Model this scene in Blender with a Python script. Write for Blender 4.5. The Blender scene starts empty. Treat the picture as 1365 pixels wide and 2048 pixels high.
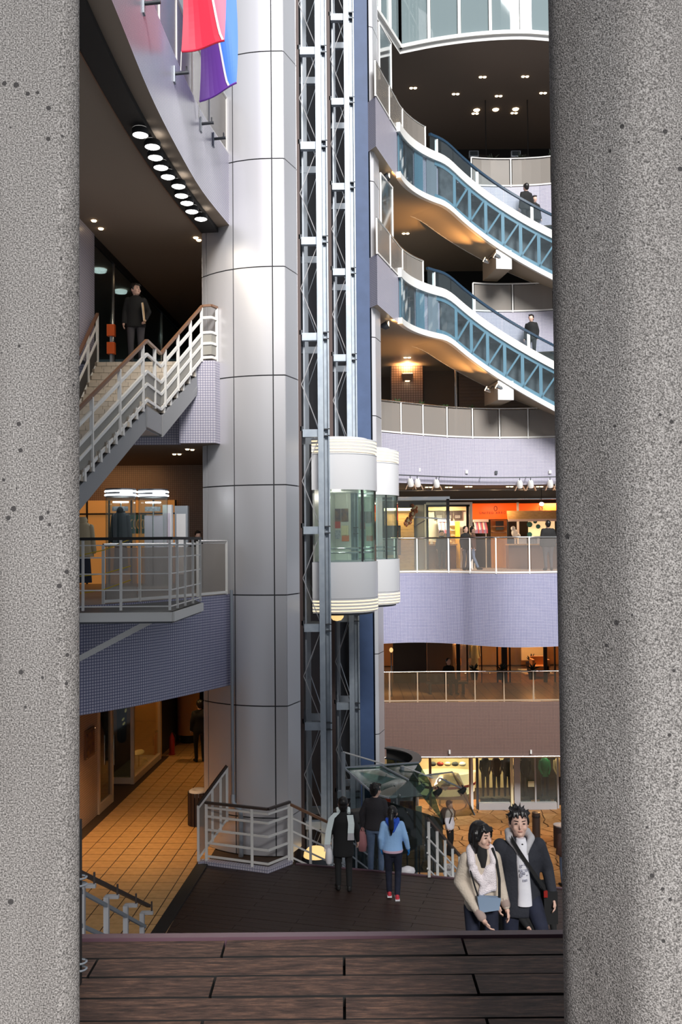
import bpy, math, random
import numpy as np
from mathutils import Vector, Matrix
random.seed(7)
R = math.radians
scene = bpy.context.scene
COL = scene.collection

# ------------------------------------------------------------------ camera
EYE = Vector((0.0, 0.0, 1.15))
FPX, CX, CY = 1850.0, 682.5, 1024.0
PITCH = math.atan(56.0 / FPX)
ROLL = 0.0088
fwd = Vector((0, math.cos(PITCH), math.sin(PITCH)))
up0 = Vector((0, -math.sin(PITCH), math.cos(PITCH)))
rt0 = Vector((1, 0, 0))
rt = rt0 * math.cos(ROLL) - up0 * math.sin(ROLL)
upv = up0 * math.cos(ROLL) + rt0 * math.sin(ROLL)
cam_d = bpy.data.cameras.new('camera')
cam_d.sensor_fit = 'VERTICAL'
cam_d.sensor_height = 36.0
cam_d.lens = FPX / 2048.0 * 36.0
cam_d.clip_start = 0.05
cam_d.clip_end = 300
cam = bpy.data.objects.new('camera', cam_d)
COL.objects.link(cam)
m = Matrix((rt, upv, -fwd)).transposed().to_4x4()
m.translation = EYE
cam.matrix_world = m
scene.camera = cam

def ray(u, v):
    return fwd * FPX + rt * (u - CX) - upv * (v - CY)
def P(u, v, Y):                      # point at depth Y under a pixel
    d = ray(u, v)
    return EYE + d * (Y / d.y)
def PZ(u, v, Z):                     # point on the level Z under a pixel
    d = ray(u, v)
    return EYE + d * ((Z - EYE.z) / d.z)

# ------------------------------------------------------------------ light
scene.view_settings.view_transform = 'Standard'
scene.view_settings.look = 'None'
scene.view_settings.gamma = 1.0
scene.view_settings.use_curve_mapping = False
scene.view_settings.exposure = 0.0
w = bpy.data.worlds.new('sky')
scene.world = w
w.use_nodes = True
wb = w.node_tree.nodes['Background']
wb.inputs[0].default_value = (0.83, 0.9, 1.0, 1)
wb.inputs[1].default_value = 0.4
sd = bpy.data.lights.new('sun', 'SUN')
sd.energy = 5.7
sd.angle = R(20)
sd.color = (1.0, 0.985, 0.96)
sun = bpy.data.objects.new('sun', sd)
COL.objects.link(sun)
sun.rotation_euler = Vector((-0.209, 0.781, -0.588)).to_track_quat('-Z', 'Y').to_euler()
sun.location = (20, -20, 40)

def lamp(kind, loc, power, color=(1, .62, .3), size=.3, target=None, spot=None, sizey=None, blend=.5):
    d = bpy.data.lights.new(kind.lower() + '_lamp', kind)
    d.energy = power
    d.color = color
    if kind == 'AREA':
        d.size = size
        if sizey:
            d.shape = 'RECTANGLE'
            d.size_y = sizey
    else:
        d.shadow_soft_size = size
    if kind == 'SPOT':
        d.spot_size = R(spot or 60)
        d.spot_blend = blend
    o = bpy.data.objects.new(kind.lower() + '_lamp', d)
    COL.objects.link(o)
    o.location = loc
    if target is not None:
        o.rotation_euler = (Vector(target) - Vector(loc)).to_track_quat('-Z', 'Y').to_euler()
    return o

# ------------------------------------------------------------------ materials
MATS = {}
def mat(name, col=(.5, .5, .5), rough=.5, metal=0.0, emit=None, es=1.0, noise=None, bump=None, spec=None, alpha=None, coat=None):
    """noise=(scale, second colour, stretch) ; bump=(scale, strength)"""
    if name in MATS:
        return MATS[name]
    M = bpy.data.materials.new(name)
    M.use_nodes = True
    nt = M.node_tree
    b = nt.nodes['Principled BSDF']
    b.inputs['Base Color'].default_value = (*col, 1)
    b.inputs['Roughness'].default_value = rough
    b.inputs['Metallic'].default_value = metal
    if spec is not None:
        b.inputs['Specular IOR Level'].default_value = spec
    if coat:
        b.inputs['Coat Weight'].default_value = coat
    if emit:
        b.inputs['Emission Color'].default_value = (*emit, 1)
        b.inputs['Emission Strength'].default_value = es
    if noise or bump:
        tc = nt.nodes.new('ShaderNodeTexCoord')
        mp = nt.nodes.new('ShaderNodeMapping')
        nt.links.new(tc.outputs['Object'], mp.inputs[0])
    if noise:
        n = nt.nodes.new('ShaderNodeTexNoise')
        n.inputs['Scale'].default_value = noise[0]
        n.inputs['Detail'].default_value = 6
        if len(noise) > 2:
            mp.inputs['Scale'].default_value = noise[2]
        nt.links.new(mp.outputs[0], n.inputs['Vector'])
        rp = nt.nodes.new('ShaderNodeValToRGB')
        rp.color_ramp.elements[0].position = .35
        rp.color_ramp.elements[1].position = .68
        rp.color_ramp.elements[0].color = (*col, 1)
        rp.color_ramp.elements[1].color = (*noise[1], 1)
        nt.links.new(n.outputs['Fac'], rp.inputs[0])
        nt.links.new(rp.outputs[0], b.inputs['Base Color'])
    if bump:
        n2 = nt.nodes.new('ShaderNodeTexNoise')
        n2.inputs['Scale'].default_value = bump[0]
        n2.inputs['Detail'].default_value = 4
        nt.links.new(mp.outputs[0], n2.inputs['Vector'])
        bp = nt.nodes.new('ShaderNodeBump')
        bp.inputs['Strength'].default_value = bump[1]
        bp.inputs['Distance'].default_value = .02
        nt.links.new(n2.outputs['Fac'], bp.inputs['Height'])
        nt.links.new(bp.outputs[0], b.inputs['Normal'])
    MATS[name] = M
    return M

def tile_mat(name, c1, c2, grout, w=.05, h=.05, mortar=.005, offset=0.0, rough=.35, coord='UV'):
    M = bpy.data.materials.new(name)
    M.use_nodes = True
    nt = M.node_tree
    b = nt.nodes['Principled BSDF']
    b.inputs['Roughness'].default_value = rough
    tc = nt.nodes.new('ShaderNodeTexCoord')
    br = nt.nodes.new('ShaderNodeTexBrick')
    br.offset = offset
    br.inputs['Scale'].default_value = 1.0
    br.inputs['Brick Width'].default_value = w
    br.inputs['Row Height'].default_value = h
    br.inputs['Mortar Size'].default_value = mortar
    br.inputs['Mortar Smooth'].default_value = .1
    br.inputs['Color1'].default_value = (*c1, 1)
    br.inputs['Color2'].default_value = (*c2, 1)
    br.inputs['Mortar'].default_value = (*grout, 1)
    nt.links.new(tc.outputs[coord], br.inputs['Vector'])
    nt.links.new(br.outputs['Color'], b.inputs['Base Color'])
    MATS[name] = M
    return M

def glass_mat(name, tint=(.8, .9, .88), opac=.12, film=(.5, .55, .55), gloss=.05, film_rough=.5, refl=1.0):
    """clear sheet: tinted see-through, a share of diffuse film, fresnel mirror"""
    M = bpy.data.materials.new(name)
    M.use_nodes = True
    nt = M.node_tree
    nt.nodes.clear()
    out = nt.nodes.new('ShaderNodeOutputMaterial')
    tr = nt.nodes.new('ShaderNodeBsdfTransparent')
    tr.inputs[0].default_value = (*tint, 1)
    df = nt.nodes.new('ShaderNodeBsdfDiffuse')
    df.inputs[0].default_value = (*film, 1)
    gl = nt.nodes.new('ShaderNodeBsdfGlossy')
    gl.inputs['Roughness'].default_value = gloss
    gl.inputs[0].default_value = (refl, refl, refl, 1)
    lw = nt.nodes.new('ShaderNodeLayerWeight')
    lw.inputs[0].default_value = .5
    pw = nt.nodes.new('ShaderNodeMath'); pw.operation = 'POWER'; pw.inputs[1].default_value = 3.5
    fr = nt.nodes.new('ShaderNodeMath'); fr.operation = 'MULTIPLY_ADD'; fr.inputs[1].default_value = .8; fr.inputs[2].default_value = .035
    nt.links.new(lw.outputs['Facing'], pw.inputs[0]); nt.links.new(pw.outputs[0], fr.inputs[0])
    m1 = nt.nodes.new('ShaderNodeMixShader')
    m1.inputs[0].default_value = opac
    nt.links.new(tr.outputs[0], m1.inputs[1])
    nt.links.new(df.outputs[0], m1.inputs[2])
    m2 = nt.nodes.new('ShaderNodeMixShader')
    nt.links.new(fr.outputs[0], m2.inputs[0])
    nt.links.new(m1.outputs[0], m2.inputs[1])
    nt.links.new(gl.outputs[0], m2.inputs[2])
    nt.links.new(m2.outputs[0], out.inputs[0])
    MATS[name] = M
    return M

def concrete(name, base, dark, light, stain):
    M = bpy.data.materials.new(name)
    M.use_nodes = True
    nt = M.node_tree
    b = nt.nodes['Principled BSDF']
    b.inputs['Roughness'].default_value = .9
    tc = nt.nodes.new('ShaderNodeTexCoord')
    def N(s, det=4, st=None):
        n = nt.nodes.new('ShaderNodeTexNoise')
        n.inputs['Scale'].default_value = s
        n.inputs['Detail'].default_value = det
        if st:
            mp = nt.nodes.new('ShaderNodeMapping')
            mp.inputs['Scale'].default_value = st
            nt.links.new(tc.outputs['Object'], mp.inputs[0])
            nt.links.new(mp.outputs[0], n.inputs['Vector'])
        else:
            nt.links.new(tc.outputs['Object'], n.inputs['Vector'])
        return n
    fine = N(300, 3)
    r1 = nt.nodes.new('ShaderNodeValToRGB')
    els = r1.color_ramp.elements
    els[0].position, els[0].color = .33, (*dark, 1)
    els[1].position, els[1].color = .66, (*light, 1)
    e = els.new(.5); e.color = (*base, 1)
    nt.links.new(fine.outputs['Fac'], r1.inputs[0])
    big = N(2.2, 6, (1.6, 1.6, .35))
    r2 = nt.nodes.new('ShaderNodeValToRGB')
    r2.color_ramp.elements[0].position, r2.color_ramp.elements[0].color = .38, (*stain, 1)
    r2.color_ramp.elements[1].position, r2.color_ramp.elements[1].color = .62, (1, 1, 1, 1)
    nt.links.new(big.outputs['Fac'], r2.inputs[0])
    mx = nt.nodes.new('ShaderNodeMixRGB'); mx.blend_type = 'MULTIPLY'; mx.inputs[0].default_value = .8
    nt.links.new(r1.outputs[0], mx.inputs[1]); nt.links.new(r2.outputs[0], mx.inputs[2])
    vo = nt.nodes.new('ShaderNodeTexVoronoi')
    vo.inputs['Scale'].default_value = 24
    nt.links.new(tc.outputs['Object'], vo.inputs['Vector'])
    pn = N(9, 2)
    ad = nt.nodes.new('ShaderNodeMath'); ad.operation = 'MULTIPLY_ADD'
    ad.inputs[1].default_value = -.62; ad.inputs[2].default_value = .36
    nt.links.new(pn.outputs['Fac'], ad.inputs[0])
    ls = nt.nodes.new('ShaderNodeMath'); ls.operation = 'LESS_THAN'
    nt.links.new(vo.outputs['Distance'], ls.inputs[0]); nt.links.new(ad.outputs[0], ls.inputs[1])
    mx2 = nt.nodes.new('ShaderNodeMixRGB')
    mx2.inputs[2].default_value = (.06, .055, .055, 1)
    nt.links.new(ls.outputs[0], mx2.inputs[0]); nt.links.new(mx.outputs[0], mx2.inputs[1])
    nt.links.new(mx2.outputs[0], b.inputs['Base Color'])
    bp = nt.nodes.new('ShaderNodeBump'); bp.inputs['Strength'].default_value = .5; bp.inputs['Distance'].default_value = .01
    nt.links.new(fine.outputs['Fac'], bp.inputs['Height'])
    nt.links.new(bp.outputs[0], b.inputs['Normal'])
    MATS[name] = M
    return M

def wood_mat(name, c1, c2, c3, rough=.5, sc=(1.2, 14, 14)):
    M = bpy.data.materials.new(name)
    M.use_nodes = True
    nt = M.node_tree
    b = nt.nodes['Principled BSDF']
    b.inputs['Roughness'].default_value = rough
    tc = nt.nodes.new('ShaderNodeTexCoord')
    oi = nt.nodes.new('ShaderNodeObjectInfo')
    ml = nt.nodes.new('ShaderNodeVectorMath'); ml.operation = 'MULTIPLY_ADD'
    ml.inputs[1].default_value = (31, 17, 5)
    nt.links.new(oi.outputs['Random'], ml.inputs[0])
    nt.links.new(tc.outputs['Object'], ml.inputs[2])
    mp = nt.nodes.new('ShaderNodeMapping'); mp.inputs['Scale'].default_value = sc
    nt.links.new(ml.outputs[0], mp.inputs[0])
    n = nt.nodes.new('ShaderNodeTexNoise'); n.inputs['Scale'].default_value = 4; n.inputs['Detail'].default_value = 9
    n.inputs['Roughness'].default_value = .72
    nt.links.new(mp.outputs[0], n.inputs['Vector'])
    r = nt.nodes.new('ShaderNodeValToRGB')
    els = r.color_ramp.elements
    els[0].position, els[0].color = .36, (*c1, 1)
    els[1].position, els[1].color = .72, (*c3, 1)
    e = els.new(.52); e.color = (*c2, 1)
    nt.links.new(n.outputs['Fac'], r.inputs[0])
    nt.links.new(r.outputs[0], b.inputs['Base Color'])
    bp = nt.nodes.new('ShaderNodeBump'); bp.inputs['Strength'].default_value = .35; bp.inputs['Distance'].default_value = .006
    nt.links.new(n.outputs['Fac'], bp.inputs['Height'])
    nt.links.new(bp.outputs[0], b.inputs['Normal'])
    MATS[name] = M
    return M

concrete('concrete', (.275, .257, .245), (.085, .079, .076), (.51, .48, .465), (.56, .54, .53))
wood_mat('old_plank', (.024, .013, .010), (.080, .043, .031), (.23, .120, .076), .65, (2.6, 16, 16))
wood_mat('wet_plank', (.016, .008, .006), (.030, .015, .011), (.045, .024, .017), .5)
wood_mat('pine', (.50, .27, .08), (.62, .36, .13), (.72, .47, .20), .5, (1.5, 9, 9))
tile_mat('tile_blue', (.50, .485, .60), (.46, .45, .575), (.08, .085, .20), mortar=.0065)
tile_mat('tile_white', (.58, .55, .61), (.54, .52, .585), (.20, .19, .29), mortar=.006)
tile_mat('tile_pink', (.27, .17, .14), (.25, .155, .13), (.06, .04, .036), mortar=.006)
tile_mat('tile_wall', (.50, .36, .28), (.46, .33, .26), (.20, .13, .10), w=.10, h=.05)
tile_mat('tile_brown', (.33, .25, .19), (.30, .22, .17), (.12, .09, .07))
tile_mat('floor_far', (.42, .24, .10), (.38, .21, .09), (.10, .05, .02), w=.36, h=.36, mortar=.012)
tile_mat('shutter', (.42, .34, .29), (.40, .33, .28), (.16, .12, .10), w=30, h=.11, mortar=.012)
mat('floor_tile', (.50, .29, .12), .33, noise=(7, (.62, .37, .17)))
mat('grout', (.05, .028, .016), .8)
mat('panel_silver', (.68, .67, .695), .38, .45)
mat('panel_joint', (.03, .03, .035), .8)
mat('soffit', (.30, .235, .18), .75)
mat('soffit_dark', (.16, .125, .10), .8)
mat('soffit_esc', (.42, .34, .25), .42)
mat('slab_top', (.30, .26, .23), .5)
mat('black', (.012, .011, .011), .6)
mat('dark_wall', (.045, .036, .03), .7)
mat('white_paint', (.78, .77, .78), .4)
mat('rail_white', (.78, .76, .73), .42)
mat('chrome', (.75, .74, .72), .15, 1.0)
mat('steel_blue', (.42, .48, .55), .42, .25, noise=(6, (.52, .58, .64)))
mat('steel_grey', (.33, .36, .40), .45, .3)
mat('steel_dark', (.07, .075, .085), .5, .3)
mat('rust_post', (.085, .055, .05), .6)
mat('blue_wall', (.045, .080, .175), .55, noise=(3, (.055, .095, .205)))
mat('shaft_dark', (.014, .014, .017), .7)
mat('truss_blue', (.15, .28, .36), .45)
mat('esc_white', (.82, .81, .78), .35)
mat('hand_brown', (.20, .10, .055), .35)
mat('hand_blue', (.02, .05, .09), .3)
mat('car_white', (.80, .79, .80), .28)
mat('glow_warm', (.9, .8, .6), .4, emit=(1, .84, .55), es=1.0)
mat('glow_soft', (.8, .6, .3), .4, emit=(1, .66, .26), es=1.0)
mat('glow_white', (1, 1, 1), .4, emit=(1, .97, .92), es=9)
mat('glow_tube', (1, 1, 1), .4, emit=(.95, .97, 1), es=5)
mat('glow_spot', (1, .9, .7), .4, emit=(1, .72, .42), es=7)
mat('plum_nosing', (.12, .065, .085), .35)
mat('skin', (.74, .47, .37), .5)
mat('skin_warm', (.42, .20, .13), .5)
mat('hair', (.010, .008, .008), .38)
glass_mat('glass_clear', (.86, .93, .90), .04, (.5, .55, .55))
glass_mat('glass_green', (.45, .58, .52), .10, (.10, .14, .12))
glass_mat('glass_dark', (.32, .38, .38), .18, (.05, .07, .08))
glass_mat('glass_side', (.90, .95, .97), .035, (.42, .50, .54))
glass_mat('rail_panel', (.78, .74, .70), .40, (.50, .46, .42), .25, refl=.5)
glass_mat('rail_panel_clear', (.90, .87, .85), .13, (.52, .49, .47), .1)
glass_mat('rail_panel_amber', (.80, .70, .56), .08, (.30, .20, .10), .1)
glass_mat('glass_sky', (.55, .65, .66), .55, (.34, .42, .44), .03)
# ------------------------------------------------------------------ mesh helpers
class MB:
    def __init__(self):
        self.v = []; self.f = []; self.mi = []; self.uv = []
    def face(self, idx, uv=None, mi=0):
        self.f.append(list(idx)); self.mi.append(mi)
        self.uv.append(uv if uv else [(0, 0)] * len(idx))
    def add(self, pts):
        n = len(self.v); self.v += [tuple(p) for p in pts]
        return n
    def poly(self, pts, mi=0, uv=None):
        n = self.add(pts); self.face(range(n, n + len(pts)), uv, mi)
        return self
    def hexa(self, c, mi=0):          # 8 corners: bottom ring, top ring
        n = self.add(c)
        for q in ((3, 2, 1, 0), (4, 5, 6, 7), (0, 1, 5, 4), (1, 2, 6, 5), (2, 3, 7, 6), (3, 0, 4, 7)):
            pts = [Vector(c[k]) for k in q]
            e1 = (pts[1] - pts[0]).length; e2 = (pts[2] - pts[1]).length
            self.face([n + k for k in q], [(0, 0), (e1, 0), (e1, e2), (0, e2)], mi)
        return self
    def box(self, c, s, rz=0, mi=0):
        x, y, z = c; a, b, h = s[0] / 2, s[1] / 2, s[2] / 2
        cs, sn = math.cos(rz), math.sin(rz)
        def q(i, j, k): return (x + i * a * cs - j * b * sn, y + i * a * sn + j * b * cs, z + k * h)
        return self.hexa([q(-1, -1, -1), q(1, -1, -1), q(1, 1, -1), q(-1, 1, -1), q(-1, -1, 1), q(1, -1, 1), q(1, 1, 1), q(-1, 1, 1)], mi)
    def beam(self, p0, p1, w, h, mi=0, side=None):
        p0, p1 = Vector(p0), Vector(p1)
        d = (p1 - p0).normalized()
        s = Vector(side) if side else (d.cross(Vector((0, 0, 1))) if abs(d.z) < .98 else Vector((1, 0, 0)))
        s = (s - d * s.dot(d)).normalized()
        t = s.cross(d).normalized()
        s = s * w / 2; t = t * h / 2
        return self.hexa([p0 - s - t, p0 + s - t, p0 + s + t, p0 - s + t, p1 - s - t, p1 + s - t, p1 + s + t, p1 - s + t], mi)
    def tube(self, pts, r, n=8, mi=0, cap=True):
        pts = [Vector(p) for p in pts]
        rr = r if isinstance(r, (list, tuple)) else [r] * len(pts)
        rings = []
        prev = None
        for i, p in enumerate(pts):
            d = (pts[min(i + 1, len(pts) - 1)] - pts[max(i - 1, 0)])
            d = d.normalized() if d.length > 1e-9 else Vector((0, 0, 1))
            if prev is None:
                s = d.cross(Vector((0, 0, 1)))
                if s.length < .1: s = Vector((1, 0, 0))
            else:
                s = prev - d * prev.dot(d)
            s.normalize(); prev = s
            t = d.cross(s)
            rings.append(self.add([p + (s * math.cos(2 * math.pi * k / n) + t * math.sin(2 * math.pi * k / n)) * rr[i] for k in range(n)]))
        for a, b in zip(rings, rings[1:]):
            for k in range(n):
                k2 = (k + 1) % n
                self.face((a + k, a + k2, b + k2, b + k), None, mi)
        if cap:
            self.face([rings[0] + k for k in reversed(range(n))], None, mi)
            self.face([rings[-1] + k for k in range(n)], None, mi)
        return self
    def lathe(self, prof, c=(0, 0, 0), n=20, a0=0.0, a1=2 * math.pi, mi=0, mis=None, sx=1, sy=1):
        full = abs(a1 - a0 - 2 * math.pi) < 1e-6
        m = n if full else n + 1
        rows = []
        for (r, z) in prof:
            rows.append(self.add([(c[0] + sx * r * math.cos(a0 + (a1 - a0) * k / n), c[1] + sy * r * math.sin(a0 + (a1 - a0) * k / n), c[2] + z) for k in range(m)]))
        L = 0
        for i, (a, b) in enumerate(zip(rows, rows[1:])):
            for k in range(n):
                k2 = (k + 1) % m
                self.face((a + k, a + k2, b + k2, b + k), None, mis[i] if mis else mi)
        return self
    def prism(self, poly, z0, z1, mi=(0, 1, 2)):   # sides, bottom, top ; poly counter-clockwise
        n = len(poly); L = 0
        a = self.add([(p[0], p[1], z0) for p in poly]); b = self.add([(p[0], p[1], z1) for p in poly])
        for k in range(n):
            k2 = (k + 1) % n
            l = math.dist(poly[k][:2], poly[k2][:2])
            self.face((a + k, a + k2, b + k2, b + k), [(L, z0), (L + l, z0), (L + l, z1), (L, z1)], mi[0])
            L += l
        self.face([a + k for k in reversed(range(n))], [tuple(poly[k][:2]) for k in reversed(range(n))], mi[1])
        self.face([b + k for k in range(n)], [tuple(p[:2]) for p in poly], mi[2])
        return self
    def sweep(self, path, prof, mi=0, mis=None, closed=True, caps=True):
        """path (x,y,z); prof (offset to the left of travel, dz)"""
        path = [Vector(p) for p in path]
        rows = []; Ls = []; L = 0
        for i, p in enumerate(path):
            d = path[min(i + 1, len(path) - 1)] - path[max(i - 1, 0)]
            d.z = 0; d.normalize()
            nrm = Vector((-d.y, d.x, 0))
            if i: L += (path[i] - path[i - 1]).length
            Ls.append(L)
            rows.append(self.add([p + nrm * o + Vector((0, 0, z)) for o, z in prof]))
        m = len(prof)
        pl = [0]
        for k in range(m):
            pl.append(pl[-1] + math.dist(prof[k], prof[(k + 1) % m]))
        rng = range(m) if closed else range(m - 1)
        for i in range(len(path) - 1):
            for k in rng:
                k2 = (k + 1) % m
                self.face((rows[i] + k, rows[i + 1] + k, rows[i + 1] + k2, rows[i] + k2),
                          [(Ls[i], pl[k]), (Ls[i + 1], pl[k]), (Ls[i + 1], pl[k + 1]), (Ls[i], pl[k + 1])], mis[k] if mis else mi)
        if closed and caps:
            self.face([rows[0] + k for k in range(m)], None, mi)
            self.face([rows[-1] + k for k in reversed(range(m))], None, mi)
        return self
    def ell(self, c, r, n=12, mi=0, rot=None):
        rows = []
        h = max(4, n // 2)
        for i in range(1, h):
            th = math.pi * i / h
            ring = []
            for k in range(n):
                ph = 2 * math.pi * k / n
                q = Vector((r[0] * math.sin(th) * math.cos(ph), r[1] * math.sin(th) * math.sin(ph), r[2] * math.cos(th)))
                if rot: q = rot @ q
                ring.append(q + Vector(c))
            rows.append(self.add(ring))
        tq, bq = Vector((0, 0, r[2])), Vector((0, 0, -r[2]))
        if rot: tq, bq = rot @ tq, rot @ bq
        t = self.add([tq + Vector(c)]); b = self.add([bq + Vector(c)])
        for a, d in zip(rows, rows[1:]):
            for k in range(n):
                k2 = (k + 1) % n
                self.face((a + k, d + k, d + k2, a + k2), None, mi)
        for k in range(n):
            k2 = (k + 1) % n
            self.face((t, rows[0] + k, rows[0] + k2), None, mi)
            self.face((b, rows[-1] + k2, rows[-1] + k), None, mi)
        return self
    def cap(self, p0, p1, r0, r1, n=10, mi=0):      # closed tapered capsule
        p0, p1 = Vector(p0), Vector(p1)
        d = p1 - p0; L = d.length
        d = d / L if L > 1e-6 else Vector((0, 0, 1))
        pts, rr = [], []
        for a in (80, 50, 22): pts.append(p0 - d * r0 * math.sin(R(a))); rr.append(r0 * math.cos(R(a)))
        pts.append(p0); rr.append(r0); pts.append(p1); rr.append(r1)
        for a in (22, 50, 80): pts.append(p1 + d * r1 * math.sin(R(a))); rr.append(r1 * math.cos(R(a)))
        return self.tube(pts, rr, n, mi)
    def loft(self, rings, n=16, mi=0):               # rings: (cx,cy,cz,rx,ry) closed stack
        rows = []
        for (x, y, z, a, b) in rings:
            rows.append(self.add([(x + a * math.cos(2 * math.pi * k / n), y + b * math.sin(2 * math.pi * k / n), z) for k in range(n)]))
        for a, b in zip(rows, rows[1:]):
            for k in range(n):
                k2 = (k + 1) % n
                self.face((a + k, a + k2, b + k2, b + k), None, mi)
        self.face([rows[0] + k for k in reversed(range(n))], None, mi)
        self.face([rows[-1] + k for k in range(n)], None, mi)
        return self
    def mesh(self, name, mats, origin=(0, 0, 0), smooth=None):
        me = bpy.data.meshes.new(name)
        o = Vector(origin)
        me.from_pydata([tuple(Vector(p) - o) for p in self.v], [], self.f)
        for m in mats: me.materials.append(MATS[m] if isinstance(m, str) else m)
        if len(mats) > 1: me.polygons.foreach_set('material_index', self.mi)
        uvl = me.uv_layers.new(name='UVMap')
        flat = []
        for u in self.uv:
            for a in u: flat += [a[0], a[1]]
        uvl.data.foreach_set('uv', flat)
        if smooth:
            me.polygons.foreach_set('use_smooth', [True] * len(me.polygons))
            me.update()
            try: me.set_sharp_from_angle(angle=R(smooth))
            except Exception: pass
        me.update()
        return me
    def build(self, name, mats, parent=None, origin=None, smooth=None):
        if isinstance(mats, str): mats = [mats]
        if parent is not None: origin = wloc(parent)
        elif origin is None:
            a = np.array(self.v); origin = ((a[:, 0].min() + a[:, 0].max()) / 2, (a[:, 1].min() + a[:, 1].max()) / 2, a[:, 2].min())
        o = bpy.data.objects.new(name, self.mesh(name, mats, origin, smooth))
        COL.objects.link(o)
        if parent is not None: o.parent = parent
        else: o.location = origin
        return o

def wloc(o):
    v = Vector(o.location)
    return v + (wloc(o.parent) if o.parent else Vector((0, 0, 0)))
def tag(o, label=None, cat=None, group=None, kind=None):
    if label: o['label'] = label
    if cat: o['category'] = cat
    if group: o['group'] = group
    if kind: o['kind'] = kind
    return o
def thing(name, label, cat, loc=(0, 0, 0), group=None):
    o = bpy.data.objects.new(name, None)
    COL.objects.link(o)
    o.location = loc
    o.empty_display_size = .1
    return tag(o, label, cat, group)
def struct(name, mb, mats, label=None, cat=None, smooth=None):
    o = mb.build(name, mats, smooth=smooth)
    tag(o, label, cat, None, 'structure')
    return o
def sroot(name, loc, label=None, cat=None):
    o = bpy.data.objects.new(name, None); COL.objects.link(o); o.location = loc
    tag(o, label, cat, None, 'structure')
    return o
def inst(name, me, loc, parent=None, rz=0, rot=None):
    o = bpy.data.objects.new(name, me)
    COL.objects.link(o)
    if parent is not None:
        o.parent = parent
        o.location = Vector(loc) - wloc(parent)
    else: o.location = loc
    o.rotation_euler = rot if rot else (0, 0, rz)
    return o
def copy_tree(o, parent=None):
    c = o.copy(); COL.objects.link(c); c.parent = parent
    for ch in o.children: copy_tree(ch, c)
    return c
def resample(pts, step):
    pts = [Vector(p) for p in pts]
    out = [pts[0]]
    for a, b in zip(pts, pts[1:]):
        n = max(1, int(round((b - a).length / step)))
        for k in range(1, n + 1): out.append(a.lerp(b, k / n))
    return out
def smooth_pts(pts, n=6):             # Catmull-Rom through plan points
    pts = [Vector(p) for p in pts]
    out = []
    for i in range(len(pts) - 1):
        p0 = pts[max(i - 1, 0)]; p1 = pts[i]; p2 = pts[i + 1]; p3 = pts[min(i + 2, len(pts) - 1)]
        for k in range(n):
            t = k / n
            out.append(.5 * ((2 * p1) + (p2 - p0) * t + (2 * p0 - 5 * p1 + 4 * p2 - p3) * t * t + (3 * p1 - p0 - 3 * p2 + p3) * t ** 3))
    out.append(pts[-1])
    return out
def arc_pick(path, positions):        # points at given lengths along a path
    out = []
    for s in positions:
        L = 0
        for a, b in zip(path, path[1:]):
            l = (b - a).length
            if L + l >= s - 1e-6:
                out.append(a.lerp(b, min(1, max(0, (s - L) / l)))); break
            L += l
        else: out.append(path[-1].copy())
    return out
def plen(path): return sum((b - a).length for a, b in zip(path, path[1:]))

def guard_rail(label, path, h, nb, panel='rail_panel', post='rail_white', rail='chrome', group=None, name='glass_balustrade', cat='balustrade', gap=.07, pw=.045, railr=.028, posts_at=None):
    """balustrade along a plan path: posts, panes, top rail, foot rail"""
    path = [Vector(p) for p in path]
    L = plen(path)
    t = thing(name, label, cat, path[0], group)
    marks = posts_at or [L * k / nb for k in range(nb + 1)]
    pp = arc_pick(path, marks)
    for p in pp:
        MB().box((p.x, p.y, p.z + h / 2), (pw, pw, h)).build('post', post, t)
    for i in range(len(marks) - 1):
        n = 4
        seg = arc_pick(path, [marks[i] + .05 + (marks[i + 1] - marks[i] - .1) * k / n for k in range(n + 1)])
        MB().sweep(seg, [(-.006, gap), (-.006, h - .05), (.006, h - .05), (.006, gap)]).build('pane', panel, t)
    MB().tube([p + Vector((0, 0, h)) for p in path], railr, 8).build('handrail', rail, t, smooth=60)
    MB().sweep(path, [(-.02, 0.02), (-.02, .07), (.02, .07), (.02, 0.02)]).build('foot_rail', post, t)
    return t

def bar_rail(label, pts, h, levels, marks, name='bar_railing', hand='hand_brown', bar='rail_white', group=None, barw=.03, pw=.05, panel=None, cat='railing'):
    """pts: foot line points (3-D polyline, may slope); levels: bar heights; marks: indices or (i,t) for posts"""
    pts = [Vector(p) for p in pts]
    t = thing(name, label, cat, pts[0], group)
    for (i, f) in marks:
        p = pts[i].lerp(pts[min(i + 1, len(pts) - 1)], f)
        MB().box((p.x, p.y, p.z + h / 2), (pw, pw, h)).build('post', bar, t)
    for lv in levels:
        for a, b in zip(pts, pts[1:]):
            MB().beam(a + Vector((0, 0, lv)), b + Vector((0, 0, lv)), barw, barw * 1.3).build('bar', bar, t)
    for a, b in zip(pts, pts[1:]):
        MB().beam(a + Vector((0, 0, h + .02)), b + Vector((0, 0, h + .02)), .055, .045).build('handrail', hand, t)
        if panel:
            z0, z1, m_ = panel
            zz = Vector((0, 0, 1))
            MB().hexa([a + zz * z0, b + zz * z0, b + zz * z0 + Vector((0, .006, 0)), a + zz * z0 + Vector((0, .006, 0)),
                       a + zz * z1, b + zz * z1, b + zz * z1 + Vector((0, .006, 0)), a + zz * z1 + Vector((0, .006, 0))]).build('panel', m_, t)
    return t
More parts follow.
